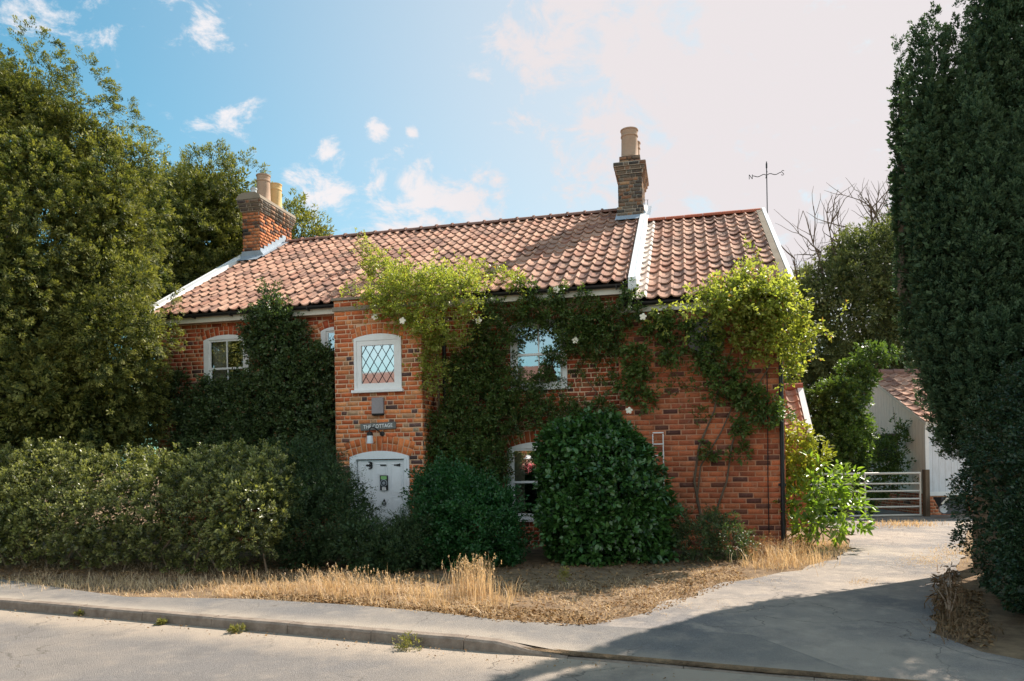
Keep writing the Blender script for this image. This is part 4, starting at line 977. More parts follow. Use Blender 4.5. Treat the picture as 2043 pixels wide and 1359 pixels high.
# cypresses on the right
def cyp(specs, seed, label, ncl, tx):
    bx = [s[:6] for s in specs]; x0, y0 = tx
    gg = lambda p, r: np.clip(.5 + .6 * lumps(p, 2.3, seed) + r.normal(0, .15, len(p)), 0, 1)
    big = ncl > 500
    fat = [b for b in bx if b[3] > .15]; thin = [b for b in bx if b[3] <= .15]
    src = boughs(fat, ncl // 8, .13, seed + 3, (.85, .85, 2.0), at_=1.0, mnf=1.35) if big else bx
    plant('cypress_tree', (x0, y0, .05), label, 'tree',
          [leafarr(src, int(ncl * 1.5), (.13, .035), 40, (.036, .015), .55, 1.0, .3, 0, .12, 3.2, seed, (.75, 1.1), cam0=CAM, back=.35, gcl=gg, flat=.7, inner=.7, spread=.5)] +
          ([leafarr(thin, int(ncl * .55), (.11, .035), 44, (.036, .015), .5, 1., .3, 0, .22, 5, seed + 8, (.75, 1.1), cam0=CAM, flat=.7, spread=.5, gcl=gg)] if big and thin else []) +
          ([leafarr(fat, ncl // 2, (.25, .09), 34, (.055, .028), .5, 1, .5, 0, .1, 3, seed + 2, (.65, .85), cam0=CAM)] if big else []) +
          [leafarr(bx, ncl // 2, (.15, .1), 20, (.07, .045), .5, 1, .5, 0, .1, 3, seed + 1, (.2, .8))], LM_cyp, 'tall cypresses by the driveway',
          stems=[([(x0, y0, 0), (x0, y0, 1.4), ((x0 + specs[0][0]) / 2, y0, 2.6), (specs[0][0], specs[0][1], 3.8), (specs[0][0], specs[0][1], specs[0][2] + specs[0][5] * .75)], [.14, .13, .11, .08, .02])])
cyp([(5.52, 9.1, 3.8, .20, .65, 2.1), (5.56, 9, 2.7, .22, .6, 1.1), (5.16, 9.1, 5.3, .10, .22, 1.75), (5.37, 9.15, 5.3, .11, .25, 1.85), (5.24, 9.0, 3.8, .10, .3, 1.7), (5.47, 9, 2.0, .10, .12, .42), (5.52, 9.3, 5.0, .12, .4, 1.3)], 31, 'twin-tipped dark cypress, the full one nearest the white sky left of the group', 2100, (5.98, 9.0))
cyp([(5.27, 9.75, 5.35, .045, .05, 1.6), (5.34, 9.75, 4.1, .07, .07, 1.4)], 35, 'thin wispy cypress spire at the outer edge of the group', 330, (6.3, 9.75))
cyp([(5.92, 9.0, 3.6, .24, .7, 2.1), (6.0, 8.9, 2.6, .28, .6, 1.2), (5.63, 9.1, 5.2, .12, .26, 1.75), (5.83, 9.1, 5.0, .13, .3, 1.6)], 41, 'shorter pointed cypress in the middle of the group', 1600, (6.15, 8.9))
cyp([(6.45, 9.4, 4.4, .32, .75, 3.3), (6.4, 9.2, 3.0, .34, .6, 1.4), (6.12, 9.3, 6.0, .14, .36, 2.2), (6.42, 9.3, 7.0, .14, .36, 2.0)], 45, 'tallest cypress rising past the top of the picture behind the dark hedge', 2000, (6.55, 9.3))
cyp([(6.95, 8.9, 4.1, .42, .8, 3.6), (7.3, 8.4, 3.6, .6, .8, 3.3)], 49, 'broad cypress at the right border of the picture above the hedge', 1300, (6.95, 8.8))
# hedges
def hedge_g(p, r): return np.clip(.5 + .5 * lumps(p, 2.5, 9) + r.normal(0, .2, len(p)), 0, 1)
hb = []
ha, hbz = np.array([-3.85, 10.6]), np.array([-10.2, 12.0])
for i in range(12):
    f = i / 11; c = ha + (hbz - ha) * f; zt = 1.74 + .03 * math.sin(i * 2.1) + (.12 if 6 <= i <= 8 else 0); r0 = .55
    hb += [(c[0], c[1] + .5, zt - .68, .62, 1.02, .70), (c[0], c[1] - .1, .70, .6, r0 + .1, .58)]
hb += [(-3.6, 10.1, .95, .42, .4, .42), (-3.72, 9.95, .62, .36, .33, .34), (-3.5, 10.5, 1.25, .35, .4, .35)]
plant('privet_hedge', (-5.5, 10.9, .05), 'long rounded hedge with a sunlit top, lying before the left half of the cottage', 'hedge',
      [leafarr(hb, 5600, (.16, .07), 42, (.036, .019), .9, .8, .6, 0, .14, 4.5, 51, (.84, 1.08), cam0=CAM, back=.45, keep=lambda p: p[:, 2] > .16 + .10 * np.sin(p[:, 0] * 3.1) + .06 * np.sin(p[:, 0] * 7), gcl=hedge_g, fold=.4, flat=.75),
       leafarr(hb, 2600, (.2, .15), 16, (.07, .045), 1, 0, .8, seed=52, shell=(.4, .85), keep=lambda p: p[:, 2] > .5)], LM_hedge,
      stems=[([(-3.6 - .35 * i + random.uniform(-.1, .1), 10.35 + .08 * i, .05), (-3.6 - .35 * i + random.uniform(-.15, .15), 10.25 + .08 * i, .35), (-3.6 - .35 * i + random.uniform(-.35, .35), 10.15 + .08 * i, .8)], [.018, .013, .005]) for i in range(18)], stemname='stem', stemmat=M_twig)
rb = [(5.66, 7.35, 1.15, .95, .95, 1.35), (5.75, 6.3, 1.3, 1.15, .9, 1.5), (6.5, 7.6, 1.7, 1.1, 1., 1.4), (5.16, 6.5, .55, .68, .7, .72), (5.2, 5.8, .6, .8, .7, .8), (6.2, 5.4, 1.2, 1.2, .8, 1.3)]
plant('holly_hedge', (5.5, 6.8, .05), 'very dark bushy hedge in shade on the right of the driveway', 'hedge',
      [leafarr(rb, 4200, (.13, .08), 40, (.034, .02), 1, .3, .6, 0, .12, 3, 61, (.88, 1.06), cam0=CAM, back=.4, keep=lambda p: p[:, 2] > .1, gcl=hedge_g, fold=.4), leafarr(rb, 1500, (.2, .15), 16, (.075, .045), seed=62, shell=(.4, .86))], LM_rhedge,
      stems=[([(5.3, 6.9, 0), (5.3, 6.9, 1.4)], [.06, .02]), ([(5.0, 6.4, 0), (4.9, 6.4, .8)], [.03, .01])], stemname='stem')
# camellia, green shrub, yew bushes in front of the house
cb = [pb(1135, 905, 11.6, 46, .4), pb(1250, 910, 11.7, 28, .4), pb(1200, 990, 11.45, 104, .8, sz=1.15), pb(1195, 905, 11.7, 66, .5), pb(1150, 1035, 11.2, 64, .55), pb(1250, 1035, 11.2, 64, .6), pb(1228, 930, 11.7, 54, .5), pb(1180, 1080, 10.9, 55, .45), pb(1285, 1085, 11.1, 42, .45)]
plant('camellia_bush', tuple(at(1205, 1120, 11.4)[:2]) + (.05,), 'large round glossy leaved camellia bush against the ground floor window', 'bush',
      [leafarr(cb, 2600, (.18, .12), 15, (.082, .054), 1, .25, .7, -.4, .2, 4.5, 71, (.8, 1.12), shape='o', cam0=CAM, flat=.75, spread=.8, keep=lambda p: p[:, 2] > .08), leafarr(cb, 90, (.34, .06), 13, (.085, .052), .8, .7, .7, seed=73, shell=(.9, 1.06), shape='o', cam0=CAM), leafarr(cb, 1100, (.2, .15), 12, (.11, .07), seed=72, shell=(.5, .86))], LM_camel,
      stems=[([tuple(at(1205, 1120, 11.4)[:2]) + (0,), tuple(at(1205, 1000, 11.5))], [.05, .02])], stemname='stem')
gb_ = [pb(860, 985, 11.6, 26, .3), pb(985, 1000, 11.5, 18, .2), pb(900, 960, 11.7, 20, .25), pb(940, 1055, 11, 88, .7), pb(900, 1010, 11.3, 60, .5), pb(972, 1050, 11.2, 45, .5), pb(925, 1000, 11.5, 38, .35), pb(880, 1080, 10.8, 55, .5), pb(990, 1105, 10.9, 36, .4)]
plant('green_shrub', tuple(at(940, 1120, 11)[:2]) + (.05,), 'fresh green fine leaved shrub between the porch and the ground floor window', 'shrub',
      [leafarr(gb_, 1500, (.26, .09), 34, (.045, .026), .7, .8, .7, -.2, .3, 5, 75, (.65, 1.15), cam0=CAM), leafarr(gb_, 110, (.42, .05), 30, (.042, .024), .6, 1., .6, seed=77, shell=(.8, 1.05), cam0=CAM), leafarr(gb_, 700, (.2, .15), 14, (.08, .05), seed=76, shell=(.4, .8))], LM_green,
      stems=[([tuple(at(940, 1120, 11)[:2]) + (0,), tuple(at(940, 1040, 11.1))], [.04, .015])], stemname='stem')
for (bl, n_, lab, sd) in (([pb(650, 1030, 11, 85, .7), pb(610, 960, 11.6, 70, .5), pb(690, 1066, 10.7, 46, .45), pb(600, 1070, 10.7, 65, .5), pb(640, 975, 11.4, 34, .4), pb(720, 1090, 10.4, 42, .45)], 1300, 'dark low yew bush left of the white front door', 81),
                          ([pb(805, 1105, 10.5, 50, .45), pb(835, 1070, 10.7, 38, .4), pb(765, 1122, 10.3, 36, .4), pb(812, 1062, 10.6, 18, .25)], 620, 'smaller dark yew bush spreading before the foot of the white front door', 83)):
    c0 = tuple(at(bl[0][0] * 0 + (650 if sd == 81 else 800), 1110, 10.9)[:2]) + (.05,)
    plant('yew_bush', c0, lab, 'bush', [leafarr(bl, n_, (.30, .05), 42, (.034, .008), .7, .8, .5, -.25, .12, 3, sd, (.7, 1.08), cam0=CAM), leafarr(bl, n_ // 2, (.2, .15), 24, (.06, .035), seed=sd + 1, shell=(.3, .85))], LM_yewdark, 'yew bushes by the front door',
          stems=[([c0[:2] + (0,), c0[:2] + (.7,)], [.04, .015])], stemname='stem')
lb = [pb(1435, 1075, 11, 38, .35), pb(1390, 1085, 10.9, 35, .35), pb(1460, 1090, 10.8, 28, .3), pb(1345, 1050, 11.3, 30, .3)]
plant('low_shrub', tuple(at(1430, 1100, 11)[:2]) + (.05,), 'low dark brown-green shrub at the foot of the wall right of the camellia', 'shrub', [leafarr(lb, 420, (.2, .06), 30, (.035, .016), .7, .6, .7, 0, .15, 3, 87, (.5, 1.06), cam0=CAM)], LM_ivy)
fbz = [pb(1430, 1045, 11.6, 26, .2)]
plant('fern', tuple(at(1430, 1060, 11.6)[:2]) + (.1,), 'small pale green fern under the woody rose stems', 'fern', [leafarr(fbz, 60, (.16, .03), 36, (.03, .01), .9, .6, .4, -.6, .1, 3, 89, (.2, .9))], LM_green)
# sunlit leafy shrub right of the corner
sb_ = [pb(1628, 965, 12, 42, .4), pb(1655, 1015, 11.9, 48, .45), pb(1695, 1030, 11.9, 22, .3), pb(1612, 1045, 11.8, 34, .4), pb(1600, 1000, 12, 34, .4), pb(1680, 960, 12, 18, .2)]
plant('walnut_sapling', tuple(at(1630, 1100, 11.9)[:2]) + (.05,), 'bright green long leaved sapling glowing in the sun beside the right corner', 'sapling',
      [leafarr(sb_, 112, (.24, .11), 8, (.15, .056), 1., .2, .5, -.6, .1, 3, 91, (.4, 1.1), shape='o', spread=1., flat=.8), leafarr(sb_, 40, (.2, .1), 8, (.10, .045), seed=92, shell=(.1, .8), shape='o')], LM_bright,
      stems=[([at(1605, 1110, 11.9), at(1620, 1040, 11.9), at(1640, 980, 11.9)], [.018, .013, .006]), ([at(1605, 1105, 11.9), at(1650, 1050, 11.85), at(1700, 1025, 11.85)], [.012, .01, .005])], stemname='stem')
yb2 = [pb(1590, 870, 12.4, 24, .25), pb(1600, 920, 12.4, 30, .25), pb(1630, 905, 12.4, 15, .2), pb(1585, 960, 12.3, 26, .2)]
plant('golden_climber', tuple(at(1585, 1080, 12.3)[:2]) + (.05,), 'yellow leaved climber on the wall corner above the bright green sapling', 'climber',
      [leafarr(yb2, 170, (.18, .08), 12, (.075, .04), .8, .3, .6, -.4, .2, 3, 95, (.4, 1.1), shape='o')], leafmat('golden_leaf', (.17, .21, .03), (.38, .42, .075), None, .5, .4, .4, trc=(1.3, 1.2, .5)),
      stems=[([at(1580, 1080, 12.3), at(1586, 960, 12.3), at(1592, 870, 12.3)], [.012, .01, .004])], stemname='stem')
# back right: conifer with bare limbs, trees behind, ivy-clad tree, shrub by the shed
bb = [pb(1770, 560, 24, 92, 2), pb(1700, 640, 24, 95, 2), pb(1800, 500, 24, 52, 1.2), pb(1620, 700, 24.5, 80, 2), pb(1650, 600, 24, 60, 1.5), pb(1780, 700, 24, 110, 2), pb(1600, 610, 25, 48, 1.3), pb(1720, 540, 24, 55, 1.3)]
def limb(r, p, d, L, rad, depth, out):
    pts = [p]; q = p.copy(); dd = d.copy()
    for k in range(4): dd = dd + r.normal(0, .16, 3) + np.array([0, 0, .06]); dd /= np.linalg.norm(dd); q = q + dd * L / 4; pts.append(q.copy())
    out.append((pts, [rad, rad * .85, rad * .7, rad * .55, rad * .35]))
    if depth > 0:
        for k in range(4): a = pts[r.integers(1, 5)]; nd = dd + r.normal(0, .55, 3); limb(r, a, nd / np.linalg.norm(nd), L * r.uniform(.45, .7), rad * .5, depth - 1, out)
st = []; r0 = np.random.default_rng(5)
for (u, v, du) in ((1700, 540, -.45), (1740, 500, -.25), (1775, 470, -.1), (1800, 460, .1), (1650, 570, -.6), (1610, 600, -.5), (1790, 470, -.3), (1720, 520, -.6), (1680, 560, -.2), (1640, 590, -.3), (1760, 480, .15), (1745, 520, -.7)):
    limb(r0, at(u, v + 40, 24), nrm(np.array([du, 0, 1.])), 2.1, .045, 2, st)
st.append(([at(1770, 905, 24), at(1765, 600, 24), at(1780, 450, 24)], [.3, .2, .05]))
plant('old_yew', tuple(at(1770, 905, 24)[:2]) + (.05,), 'ragged old conifer with bare dead twigs at its top, far behind the wooden shed', 'tree',
      [leafarr(bb, 2600, (.62, .13), 46, (.10, .032), 1, .1, .5, -.15, .14, 1.6, 101, (.78, 1.06), cam0=CAM, back=.2), leafarr(bb, 1100, (.6, .4), 26, (.16, .09), seed=102, shell=(.3, .85))], LM_back, stems=st)
db = [pb(1640, 850, 27, 110, 2), pb(1760, 860, 27, 120, 2), pb(1580, 800, 28, 70, 2), pb(1700, 760, 27, 90, 2), pb(1900, 800, 28, 130, 2), pb(1560, 900, 27, 60, 2)]
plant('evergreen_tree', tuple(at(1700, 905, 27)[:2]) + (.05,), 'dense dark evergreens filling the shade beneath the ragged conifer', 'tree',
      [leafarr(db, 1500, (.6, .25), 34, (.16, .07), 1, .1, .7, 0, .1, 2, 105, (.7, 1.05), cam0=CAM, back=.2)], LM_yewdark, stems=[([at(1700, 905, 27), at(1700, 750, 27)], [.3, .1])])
ib = [pb(1738, 716, 18.2, 18, .35), pb(1705, 748, 18.2, 20, .4), pb(1672, 800, 18, 36, .5), pb(1700, 905, 18.2, 28, .4), pb(1650, 880, 18, 50, .5), pb(1768, 706, 18.2, 8, .2), pb(1630, 950, 18, 40, .5), pb(1712, 785, 18.3, 14, .3), pb(1735, 692, 18.2, 5, .15), pb(1733, 755, 18.3, 8, .25), pb(1692, 845, 18.2, 32, .3), pb(1640, 815, 18.5, 36, .4), pb(1715, 865, 18.4, 20, .3)]
plant('ivy_clad_tree', tuple(at(1700, 1000, 18.2)[:2]) + (.05,), 'leaning ivy covered tree with bright tips, just left of the white shed', 'tree',
      [leafarr(ib, 950, (.20, .10), 34, (.06, .038), 1, .5, .6, 0, .18, 2.5, 111, (.75, 1.08), cam0=CAM), leafarr(ib, 500, (.3, .2), 18, (.10, .06), seed=112, shell=(.3, .8))], leafmat('ivy_tree_leaf', (.02, .045, .016), (.075, .125, .03), (.12, .18, .04), .35, .45, .4),
      stems=[([at(1690, 1030, 18.2), at(1690, 850, 18.2), at(1750, 720, 18.2)], [.18, .14, .05])])
hb2 = [pb(1755, 915, 18.7, 34, .4), pb(1735, 960, 18.6, 45, .4), pb(1785, 950, 18.6, 24, .3), pb(1700, 990, 18.5, 50, .4), pb(1640, 1000, 18.5, 50, .4), pb(1790, 870, 18.8, 15, .2, sz=2)]
plant('hazel_shrub', tuple(at(1760, 1000, 18.6)[:2]) + (.05,), 'green shrub growing behind the white field gate against the shed gable', 'shrub',
      [leafarr(hb2, 560, (.26, .1), 26, (.07, .04), .8, .8, .5, 0, .2, 2.5, 115, (.5, 1.08), cam0=CAM)], leafmat('hazel_leaf', (.04, .07, .02), (.10, .16, .035), None, .35, .45, .4),
      stems=[([at(1790, 1000, 18.7), at(1792, 900, 18.75), at(1782, 812, 18.8)], [.02, .012, .004]), ([at(1770, 1000, 18.7), at(1750, 900, 18.7), at(1742, 850, 18.7)], [.02, .012, .004])], stemname='stem')

# climbers on the walls (cottage coordinates)
keepf = lambda p: p[:, 1] < -.03
w1 = [fb(560, 695, 62, -.25, .28), fb(600, 765, 70, -.28, .3), fb(535, 805, 80, -.3, .32), fb(455, 850, 66, -.3, .3), fb(620, 855, 60, -.35, .35), fb(520, 665, 35, -.2, .2), fb(548, 630, 26, -.25, .2), fb(425, 805, 42, -.25, .25), fb(388, 838, 34, -.25, .2), fb(590, 920, 80, -.4, .4), fb(490, 915, 80, -.4, .4), fb(400, 905, 60, -.35, .3), fb(645, 730, 24, -.3, .2), fb(540, 600, 10, -.32, .1, 1, 1, 2.4), fb(355, 770, 16, -.15, .1), fb(345, 800, 14, -.15, .1)]
plant('wall_shrub', (-9.6, -.3, .05), 'dark dense shrub trained up the wall over the sash window left of the porch', 'climber',
      [leafarr(w1, 3000, (.20, .09), 30, (.052, .032), 1, .35, .7, 0, .2, 3, 121, (.72, 1.08), keep=keepf, cam0=CAML, fold=.35), leafarr(w1, 1500, (.2, .15), 16, (.075, .05), seed=122, shell=(.2, .75), keep=keepf)], LM_ivy, local=True,
      stems=[([(-9.4 + i * .35, -.2, 0), (-9.5 + i * .45, -.15, 1.5), (-9.7 + i * .55, -.12, 2.9)], [.035, .025, .01]) for i in range(4)], stemname='stem')
def flower(e, base, pts):
    for p in pts:
        mb = MB(); p = np.array(p) - np.array(base); n = 5
        for k in range(n):
            a = 2 * math.pi * k / n + p[0]; c, s = math.cos(a), math.sin(a); q = lambda rr, w_, h: (p[0] + rr * c - w_ * s, p[1] - h, p[2] + rr * s + w_ * c)
            mb.add([q(0, 0, 0), q(.03, .024, .012), q(.058, .014, .006), q(.058, -.014, .006), q(.03, -.024, .012)], [(0, 1, 2, 3, 4)])
        o = mb.build('rose_flower', M_petal, e); 
M_petal = paint('cream_petal', (.86, .80, .66), .6, .02, .2)
roofb = lambda u, v, rp, ry=.18, s=1.: (lambda c: (c[0], c[1], c[2], rp * 14 / FPX * s, ry, rp * 14 / FPX))(roofpt(u, v))
def roofpt(u, v, h=.12):
    r = ray(u, v); n = np.array([0, 0, 1.]) - BY * T31; p0 = O + BY * YE + np.array([0, 0, ZT + h]); c = np.array([0, 0, EYE]); t = (p0 - c).dot(n) / r.dot(n); p = c + r * t - O
    return np.array([p.dot(RX), p.dot(BY), p[2]])
w2 = [fb(880, 615, 55, -.75, .4), fb(820, 600, 48, -.78, .3), fb(775, 592, 30, -.8, .22), fb(925, 600, 45, -.55, .35), fb(895, 650, 38, -.7, .3), fb(850, 640, 32, -.78, .25), fb(735, 600, 12, -.74, .12), fb(950, 625, 22, -.4, .2), fb(862, 690, 16, -.72, .12), fb(868, 748, 20, -.7, .12), fb(860, 720, 10, -.7, .1),
      roofb(758, 545, 26), roofb(740, 512, 13), roofb(722, 488, 8, .08), roofb(800, 565, 30), roofb(870, 565, 26), roofb(930, 560, 20), roofb(960, 540, 12, .1), roofb(1000, 555, 12, .1), roofb(1035, 570, 9, .1), roofb(700, 580, 9, .08)]
e = plant('climbing_rose', (-6.3, -.7, .05), 'bushy sunlit climbing rose heaped over the porch top and gutter', 'rose',
      [leafarr(w2, 130, (.42, .035), 24, (.045, .024), .5, .7, .6, -.3, .2, 3, 133, (.8, 1.1), keep=lambda p: (p[:, 2] > 4.45) | (p[:, 1] < -.66), cam0=CAML), leafarr(w2, 1400, (.20, .07), 26, (.046, .025), .9, .35, .7, -.3, .22, 3, 131, (.5, 1.12), keep=lambda p: (p[:, 2] > 4.5) | (p[:, 1] < -.66), cam0=CAML, fold=.3)], LM_rose, local=True,
      stems=[([(-5.9, -.1, 0), (-5.88, -.12, 2), (-5.85, -.3, 3.6), (-6.1, -.6, 4.3)], [.03, .025, .02, .012])], stemname='stem')
flower(e, (-6.3, -.7, .05), [fac(803, 640, -1.05), fac(955, 640, -.6), fac(748, 632, -.85)])
w3 = [fb(920, 735, 24, -.2, .2), fb(935, 800, 52, -.22, .22), fb(890, 870, 40, -.22, .25), fb(960, 900, 55, -.22, .25), fb(985, 655, 42, -.2, .2), fb(955, 730, 42, -.2, .2), fb(1005, 770, 28, -.2, .2), fb(1000, 840, 40, -.2, .2), fb(1060, 622, 22, -.2, .16), fb(1110, 628, 24, -.2, .16), fb(1180, 626, 26, -.2, .16), fb(1222, 640, 24, -.2, .16), fb(1150, 665, 30, -.2, .18), fb(1195, 680, 32, -.18, .16), fb(1120, 700, 18, -.15, .12),
      fb(1060, 650, 18, -.15, .12), fb(1100, 725, 16, -.15, .1), fb(1030, 800, 30, -.18, .15), fb(1080, 830, 22, -.18, .15), fb(1140, 830, 24, -.18, .15), fb(1200, 820, 24, -.18, .15), fb(1010, 720, 13, -.15, .1), fb(860, 930, 40, -.25, .25), fb(920, 960, 50, -.3, .3), fb(1000, 940, 12, -.2, .1), fb(1090, 760, 14, -.15, .1, .7)]
w3t = [fb(1170, 730, 35, -.1, .07), fb(1210, 755, 25, -.1, .07), fb(1100, 790, 35, -.1, .07), fb(1135, 760, 22, -.1, .07)]
w3b = [fb(1050, 575, 14, -.36, .1), fb(1110, 588, 16, -.36, .12), fb(1160, 592, 15, -.36, .12), fb(1255, 588, 18, -.36, .12), fb(1175, 690, 10, -.32, .08), fb(1270, 620, 12, -.3, .1), fb(1066, 775, 8, -.25, .08, 1, 1, 1.8), fb(1068, 803, 7, -.25, .08), fb(1062, 745, 8, -.24, .07)]
e = plant('climbing_rose', (-4.9, -.2, .05), 'dark leafy climbing rose covering the main wall round the upper sash window', 'rose',
      [leafarr(w3, 2900, (.18, .08), 26, (.046, .026), 1, .2, .8, -.2, .25, 3.5, 141, (.45, 1.1), keep=lambda p: (p[:, 1] < -.03), cam0=CAML, fold=.35), leafarr(w3t, 110, (.15, .05), 16, (.04, .022), seed=143, shell=(.2, 1.1), keep=keepf),
       leafarr(w3b, 190, (.14, .04), 20, (.05, .024), .6, -.1, .8, -.6, .2, 3, 144, (.2, 1.1))], LM_wall, local=True,
      stems=[([(-5.4, -.06, 0), (-5.3, -.06, 1.4), (-5.0, -.07, 2.4), (-5.1, -.08, 3.8)], [.03, .025, .018, .01]), ([(-3.1, -.06, 1.6), (-3.3, -.05, 2.3), (-3.05, -.05, 2.75), (-3.4, -.05, 3.2), (-3.1, -.05, 3.7)], [.014, .012, .01, .008, .005]), ([(-4.9, -.06, 2.1), (-4.3, -.06, 2.5), (-3.7, -.06, 2.35), (-3.1, -.06, 2.8)], [.012, .01, .008, .005])], stemname='stem')
flower(e, (-4.9, -.2, .05), [fac(1148, 679, -.42), fac(1283, 632, -.42), fac(1110, 578, -.45)])
w4 = [fb(1470, 590, 38, -.42, .28), fb(1525, 605, 42, -.42, .3), fb(1550, 640, 38, -.38, .28), fb(1450, 640, 42, -.35, .25), fb(1510, 672, 36, -.35, .25), fb(1580, 690, 26, -.35, .22), fb(1590, 730, 15, -.35, .15), fb(1500, 560, 26, -.3, .2), fb(1420, 590, 16, -.35, .12), fb(1612, 660, 14, -.35, .12), fb(1640, 655, 9, -.35, .1), fb(1668, 648, 8, -.35, .08), fb(1605, 628, 16, -.35, .12), fb(1555, 590, 26, -.3, .2), fb(1325, 625, 9, -.4, .1, 1, 1, 2), fb(1580, 745, 14, -.35, .15)]
rwb = lambda u, v, rp: (lambda c: (c[0], c[1], c[2] - .26, rp * 12.6 / FPX, .09, rp * 12.6 / FPX))(roofpt(u, v + 22))
w4 += [rwb(1390, 535, 14), rwb(1415, 530, 14), rwb(1440, 545, 20), rwb(1470, 530, 18), rwb(1490, 500, 12), rwb(1495, 475, 9), rwb(1500, 455, 6), rwb(1545, 545, 14), rwb(1560, 525, 10), rwb(1380, 570, 10)]
w4m = [fb(1400, 665, 30, -.25, .15), fb(1410, 715, 26, -.25, .15), fb(1345, 655, 26, -.25, .15), fb(1345, 705, 18, -.25, .12), fb(1310, 650, 22, -.22, .12), fb(1440, 760, 36, -.25, .15), fb(1492, 790, 28, -.25, .14), fb(1530, 820, 20, -.25, .15), fb(1272, 715, 24, -.2, .12), fb(1262, 765, 26, -.2, .12), fb(1475, 855, 13, -.2, .08), fb(1420, 905, 12, -.18, .07), fb(1480, 905, 14, -.18, .07), fb(1562, 820, 9, -.3, .08), fb(1250, 690, 16, -.2, .1), fb(1290, 800, 12, -.18, .1)]
w4n = [fb(1310, 760, 34, -.14, .05), fb(1370, 770, 34, -.14, .05), fb(1290, 800, 25, -.14, .05), fb(1400, 830, 25, -.14, .05)]
cs_ = lambda *P: [tuple(fac(u, v, -.11)) for (u, v) in P]
w4 = [b[:3] + (b[3] * .86, b[4] * .8, b[5] * .86) + b[6:] for b in w4]
e = plant('rambling_rose', (-1.4, -.25, .05), 'bright yellow-green rambling rose spilling over the eaves and right corner of the wing', 'rose',
      [leafarr(w4, 150, (.42, .035), 17, (.055, .032), .5, .7, .7, -.4, .2, 3, 155, (.8, 1.1), keep=lambda p: (p[:, 1] < -.15) | (p[:, 2] > 4.4), cam0=CAML, shape='o'), leafarr(w4, 520, (.20, .08), 18, (.062, .036), .9, .3, .7, -.3, .22, 3, 151, (.5, 1.12), keep=lambda p: (p[:, 1] < -.1) | (p[:, 2] > 4.4), cam0=CAML, shape='o', fold=.3),
       ], LM_rose, local=True,
      stems=[(cs_((1400, 1040), (1385, 960), (1395, 890), (1425, 820), (1440, 740), (1480, 660)), [.022, .02, .018, .015, .012, .008]), (cs_((1405, 1045), (1390, 1000), (1398, 930), (1440, 860), (1470, 790), (1500, 700)), [.018, .016, .014, .012, .01, .006]),
             (cs_((1425, 1030), (1450, 960), (1460, 890), (1480, 820), (1530, 740), (1560, 680)), [.018, .016, .014, .012, .01, .006]), (cs_((1440, 740), (1390, 700), (1340, 690), (1280, 650)), [.012, .01, .008, .005]), (cs_((1480, 820), (1440, 790), (1380, 770), (1300, 800)), [.009, .007, .006, .004]), (cs_((1500, 700), (1540, 720), (1500, 760), (1460, 830)), [.01, .008, .006, .004])], stemname='stem')
V, F, A = merge([leafarr(w4m, 620, (.16, .07), 20, (.055, .032), 1, .1, .8, -.2, .25, 3, 152, (.45, 1.1), keep=lambda p: p[:, 1] < -.1, cam0=CAML, shape='o'), leafarr(w4n, 110, (.12, .04), 12, (.04, .022), seed=153, shell=(.2, 1.1), keep=lambda p: p[:, 1] < -.09)])
npmesh('lower_foliage', V - np.array((-1.4, -.25, .05)), F, leafmat('shaded_rose_leaf', (.035, .06, .018), (.10, .16, .04), (.13, .19, .045), .35, .42, .4, brown=(.28, .14, .06, .965)), e, attr=A)  # darker leaf copy, shade put into the colour of the lower growth
flower(e, (-1.4, -.25, .05), [fac(1255, 819, -.35)])

# ------------------------------------------------------------------ dry grass, litter, weeds
def blades(pts, h, w_, lean, seed, heads=0):
    r = np.random.default_rng(seed); n = len(pts); h = h * r.uniform(.5, 1.2, n); az = r.uniform(0, 2 * np.pi, n); ln = np.abs(r.normal(0, lean, n))
    D = np.stack([np.cos(az), np.sin(az), np.zeros(n)], 1); Sd = np.stack([-np.sin(az + r.normal(0, 1, n)), np.cos(az), np.zeros(n)], 1) * w_ / 2
    up = np.array([0, 0, 1.]); b = pts; m = b + up * h[:, None] * .55 + D * (ln * h * .35)[:, None]; t = b + up * (h * (1 - .3 * np.minimum(ln, 1.5)))[:, None] + D * (ln * h * 1.0)[:, None]
    V = np.stack([b - Sd, b + Sd, m + Sd * .8, m - Sd * .8, t], 1).reshape(-1, 3)
    k = np.arange(n)[:, None] * 5; F4 = k + np.array([0, 1, 2, 3]); F4b = k + np.array([3, 2, 4, 4])
    F3 = k + np.array([3, 2, 4]); A = np.stack([r.random(n), r.random(n), r.random(n), np.ones(n)], 1)
    return V, F4, F3, np.repeat(A, 5, 0), t
def scatter(poly, n, seed):
    r = np.random.default_rng(seed); P = np.array([p[:2] for p in poly]); lo = P.min(0); hi = P.max(0); q = r.uniform(lo, hi, (n * 4, 2)); ins = np.zeros(len(q), bool); j = len(P) - 1
    for i in range(len(P)):
        c = ((P[i, 1] > q[:, 1]) != (P[j, 1] > q[:, 1])) & (q[:, 0] < (P[j, 0] - P[i, 0]) * (q[:, 1] - P[i, 1]) / (P[j, 1] - P[i, 1] + 1e-12) + P[i, 0]); ins ^= c; j = i
    q = q[ins][:n]; return np.stack([q[:, 0], q[:, 1], gz(q[:, 0], q[:, 1]) - .02], 1)
def grassobj(name, sets, label, cat, m=LM_straw, kind='stuff', base=(0, 0, 0), group=None):
    V = []; F4 = []; F3 = []; A = []; o = 0
    for (v, a, b, c, t) in sets: V.append(v); F4.append(a + o); F3.append(b + o); A.append(c); o += len(v)
    ob = npmesh(name, np.concatenate(V) - np.array(base), [np.concatenate(F4), np.concatenate(F3)], m, None, attr=np.concatenate(A)); ob.location = base
    return tag(ob, label, cat, group, kind)
